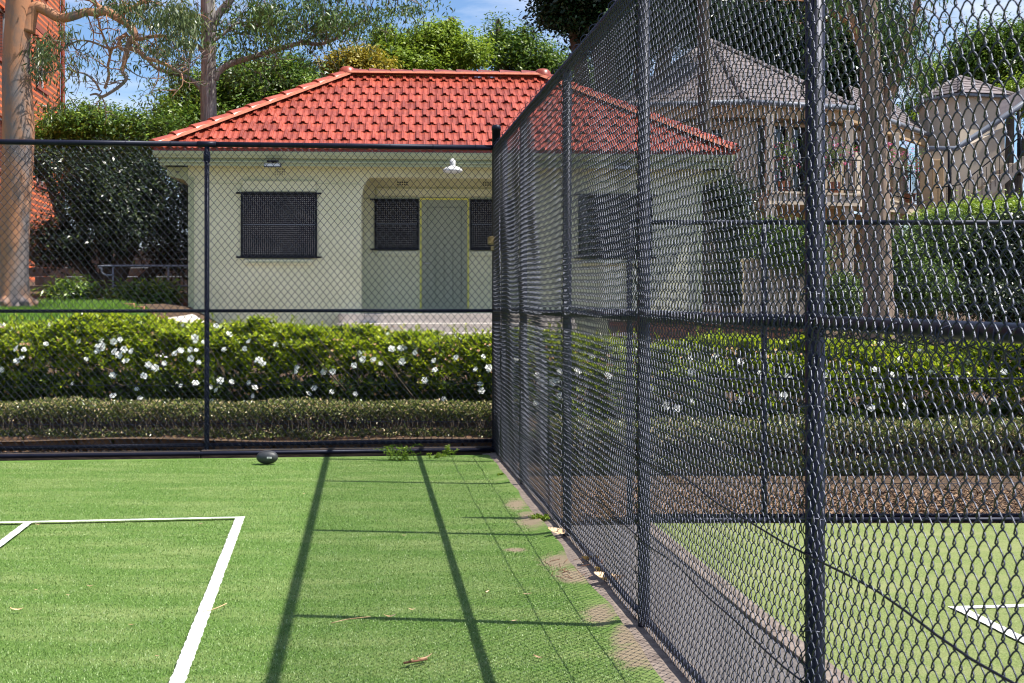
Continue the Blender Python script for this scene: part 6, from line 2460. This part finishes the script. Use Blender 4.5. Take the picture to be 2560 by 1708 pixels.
# heap of bark and dead leaves by the fence
M['bark_yel'] = mat('dry_yellow_leaf', (0.55, 0.36, 0.10), (0.5, 0.30, 0.12), 8, rough=0.8)
lb_big = leafm(0.15, 0.06, 0.03)
lb_big2 = bpy.data.meshes.new_from_object(bpy.data.objects.new('tmp_leaf', lb_big))
lb_big2.materials.clear()
lb_big2.materials.append(M['bark_yel'])
for (px, py, mm, rz, lb) in ((1475, 1415, lb_big2, 2.2, 'large yellow brown dead leaf standing on the fence kerb'), (1500, 1445, lb_big2, 1.3, 'yellow dead leaf just below the larger one on the kerb'),
                             (1510, 1460, lb_big, 0.4, 'crumpled pale grey dead leaf against the foot of the fence'), (1530, 1468, lb_big, 2.6, 'flat pale dead leaf nearest to the camera by the fence'),
                             (1395, 1345, lb_big, 0.2, 'brown dead leaf at the foot of the third fence post')):
    x, y = gx(px, py)
    o = link('dead_leaf', mm, None, (x, y, 0.02), (0.5, 0.2, rz))
    tag(o, lb, 'leaf', 'dead leaves along the fence foot')
mb = MB()
g = RS(77)
for k in range(26):
    x, y = gx(1440 + g.uniform(-70, 70), 1420 + g.uniform(-25, 35))
    a = g.uniform(0, 3.14)
    l2 = g.uniform(0.03, 0.09)
    mb.tube([(x, y, 0.012), (x + math.cos(a) * l2, y + math.sin(a) * l2, 0.02 + g.uniform(0, 0.012))], 0.0018, 4)
o = mb.build('twig_litter', M['twig'])
tag(o, 'scatter of fine red twigs on the worn turf beside the kerb', 'twigs', kind='stuff')

g = RS(411)
n = 9000
lit = np.stack([g.uniform(0.5, 4.6, n), YL + 0.1 + 1.5 * g.rand(n) ** 1.6, g.uniform(0.0, 0.02, n) - 0.02], 1)
M['straw'] = mat('straw_litter', (0.08, 0.04, 0.02), (0.34, 0.21, 0.12), island=True, rough=0.85)
o = link('leaf_litter', leaf_mesh('leaf_litter', lit, g.normal(0, 1, (n, 3)) * np.array([1, 1, 0.15]), np.tile([0.0, 0.0, 1.0], (n, 1)) + g.normal(0, 0.3, (n, 3)), g.uniform(0.03, 0.08, n), g.uniform(0.008, 0.02, n), M['straw']))
tag(o, 'dry straw coloured leaf litter on the soil behind the low fence', 'leaf litter', kind='stuff')
n = 2500
lit = np.stack([g.uniform(-5.2, -0.3, n), 13.38 + 0.35 * g.rand(n), g.uniform(0.0, 0.02, n) - 0.02], 1)
o = link('leaf_litter', leaf_mesh('leaf_litter', lit, g.normal(0, 1, (n, 3)) * np.array([1, 1, 0.15]), np.tile([0.0, 0.0, 1.0], (n, 1)) + g.normal(0, 0.3, (n, 3)), g.uniform(0.02, 0.05, n), g.uniform(0.008, 0.016, n), M['straw']))
tag(o, 'thin brown leaf litter between the back fence and the stone edging', 'leaf litter', kind='stuff')

# weeds
def weed(px, py, w_, h_, n, seed, label, m='brightleaf'):
    x, y = gx(px, py)
    t = thing('weed', label, 'weed', (x, y, 0.0), 0, 'weeds along the fences')
    g = RS(seed)
    mb = MB()
    Pl = []
    ns = max(6, n // 28)
    for k in range(ns):
        x0 = g.normal(0, 0.35) * w_
        an = g.uniform(0, 6.28)
        l2 = g.uniform(0.5, 1.1) * w_
        hh = g.uniform(0.35, 1.0) * h_
        pts = [Vector((x0 + math.cos(an) * l2 * f, math.sin(an) * l2 * 0.5 * f, hh * math.sin(f * 1.9))) for f in (0, 0.25, 0.5, 0.75, 1.0)]
        mb.tube(pts, 0.0014, 3, cap=False)
        for j in range(28):
            f = g.rand() * 3.999
            p = pts[int(f)].lerp(pts[int(f) + 1], f % 1)
            Pl.append((p.x + g.normal(0, 0.006), p.y + g.normal(0, 0.006), max(0.004, p.z + g.normal(0, 0.004))))
    Pn = np.array(Pl)
    n = len(Pn)
    D = g.normal(0, 1, (n, 3)) + np.array([0, 0, 0.5])
    link('leaves', leaf_mesh('weed_leaves', Pn, D, g.normal(0, 1, (n, 3)) + np.array([0, -0.3, 0.8]), g.uniform(0.008, 0.02, n), g.uniform(0.006, 0.012, n), M[m]), t)
    mb.build('stems', M['grassblade'], t)


weed(1000, 1152, 0.17, 0.15, 900, 301, 'spreading yellow green weed growing under the back fence')
weed(1085, 1146, 0.10, 0.05, 260, 304, 'low wisp of weed in the middle of the back fence foot')
weed(1118, 1142, 0.07, 0.11, 300, 302, 'smaller green weed under the back fence nearer the corner post')
weed(1350, 1302, 0.055, 0.035, 900, 303, 'round tuft of bright green moss on the kerb by the side fence')
weed(1255, 1192, 0.03, 0.03, 250, 305, 'tiny yellow green tuft on the turf edge near the corner')

print('objects', len(bpy.data.objects), 'tris', sum(len(m.polygons) for m in bpy.data.meshes))
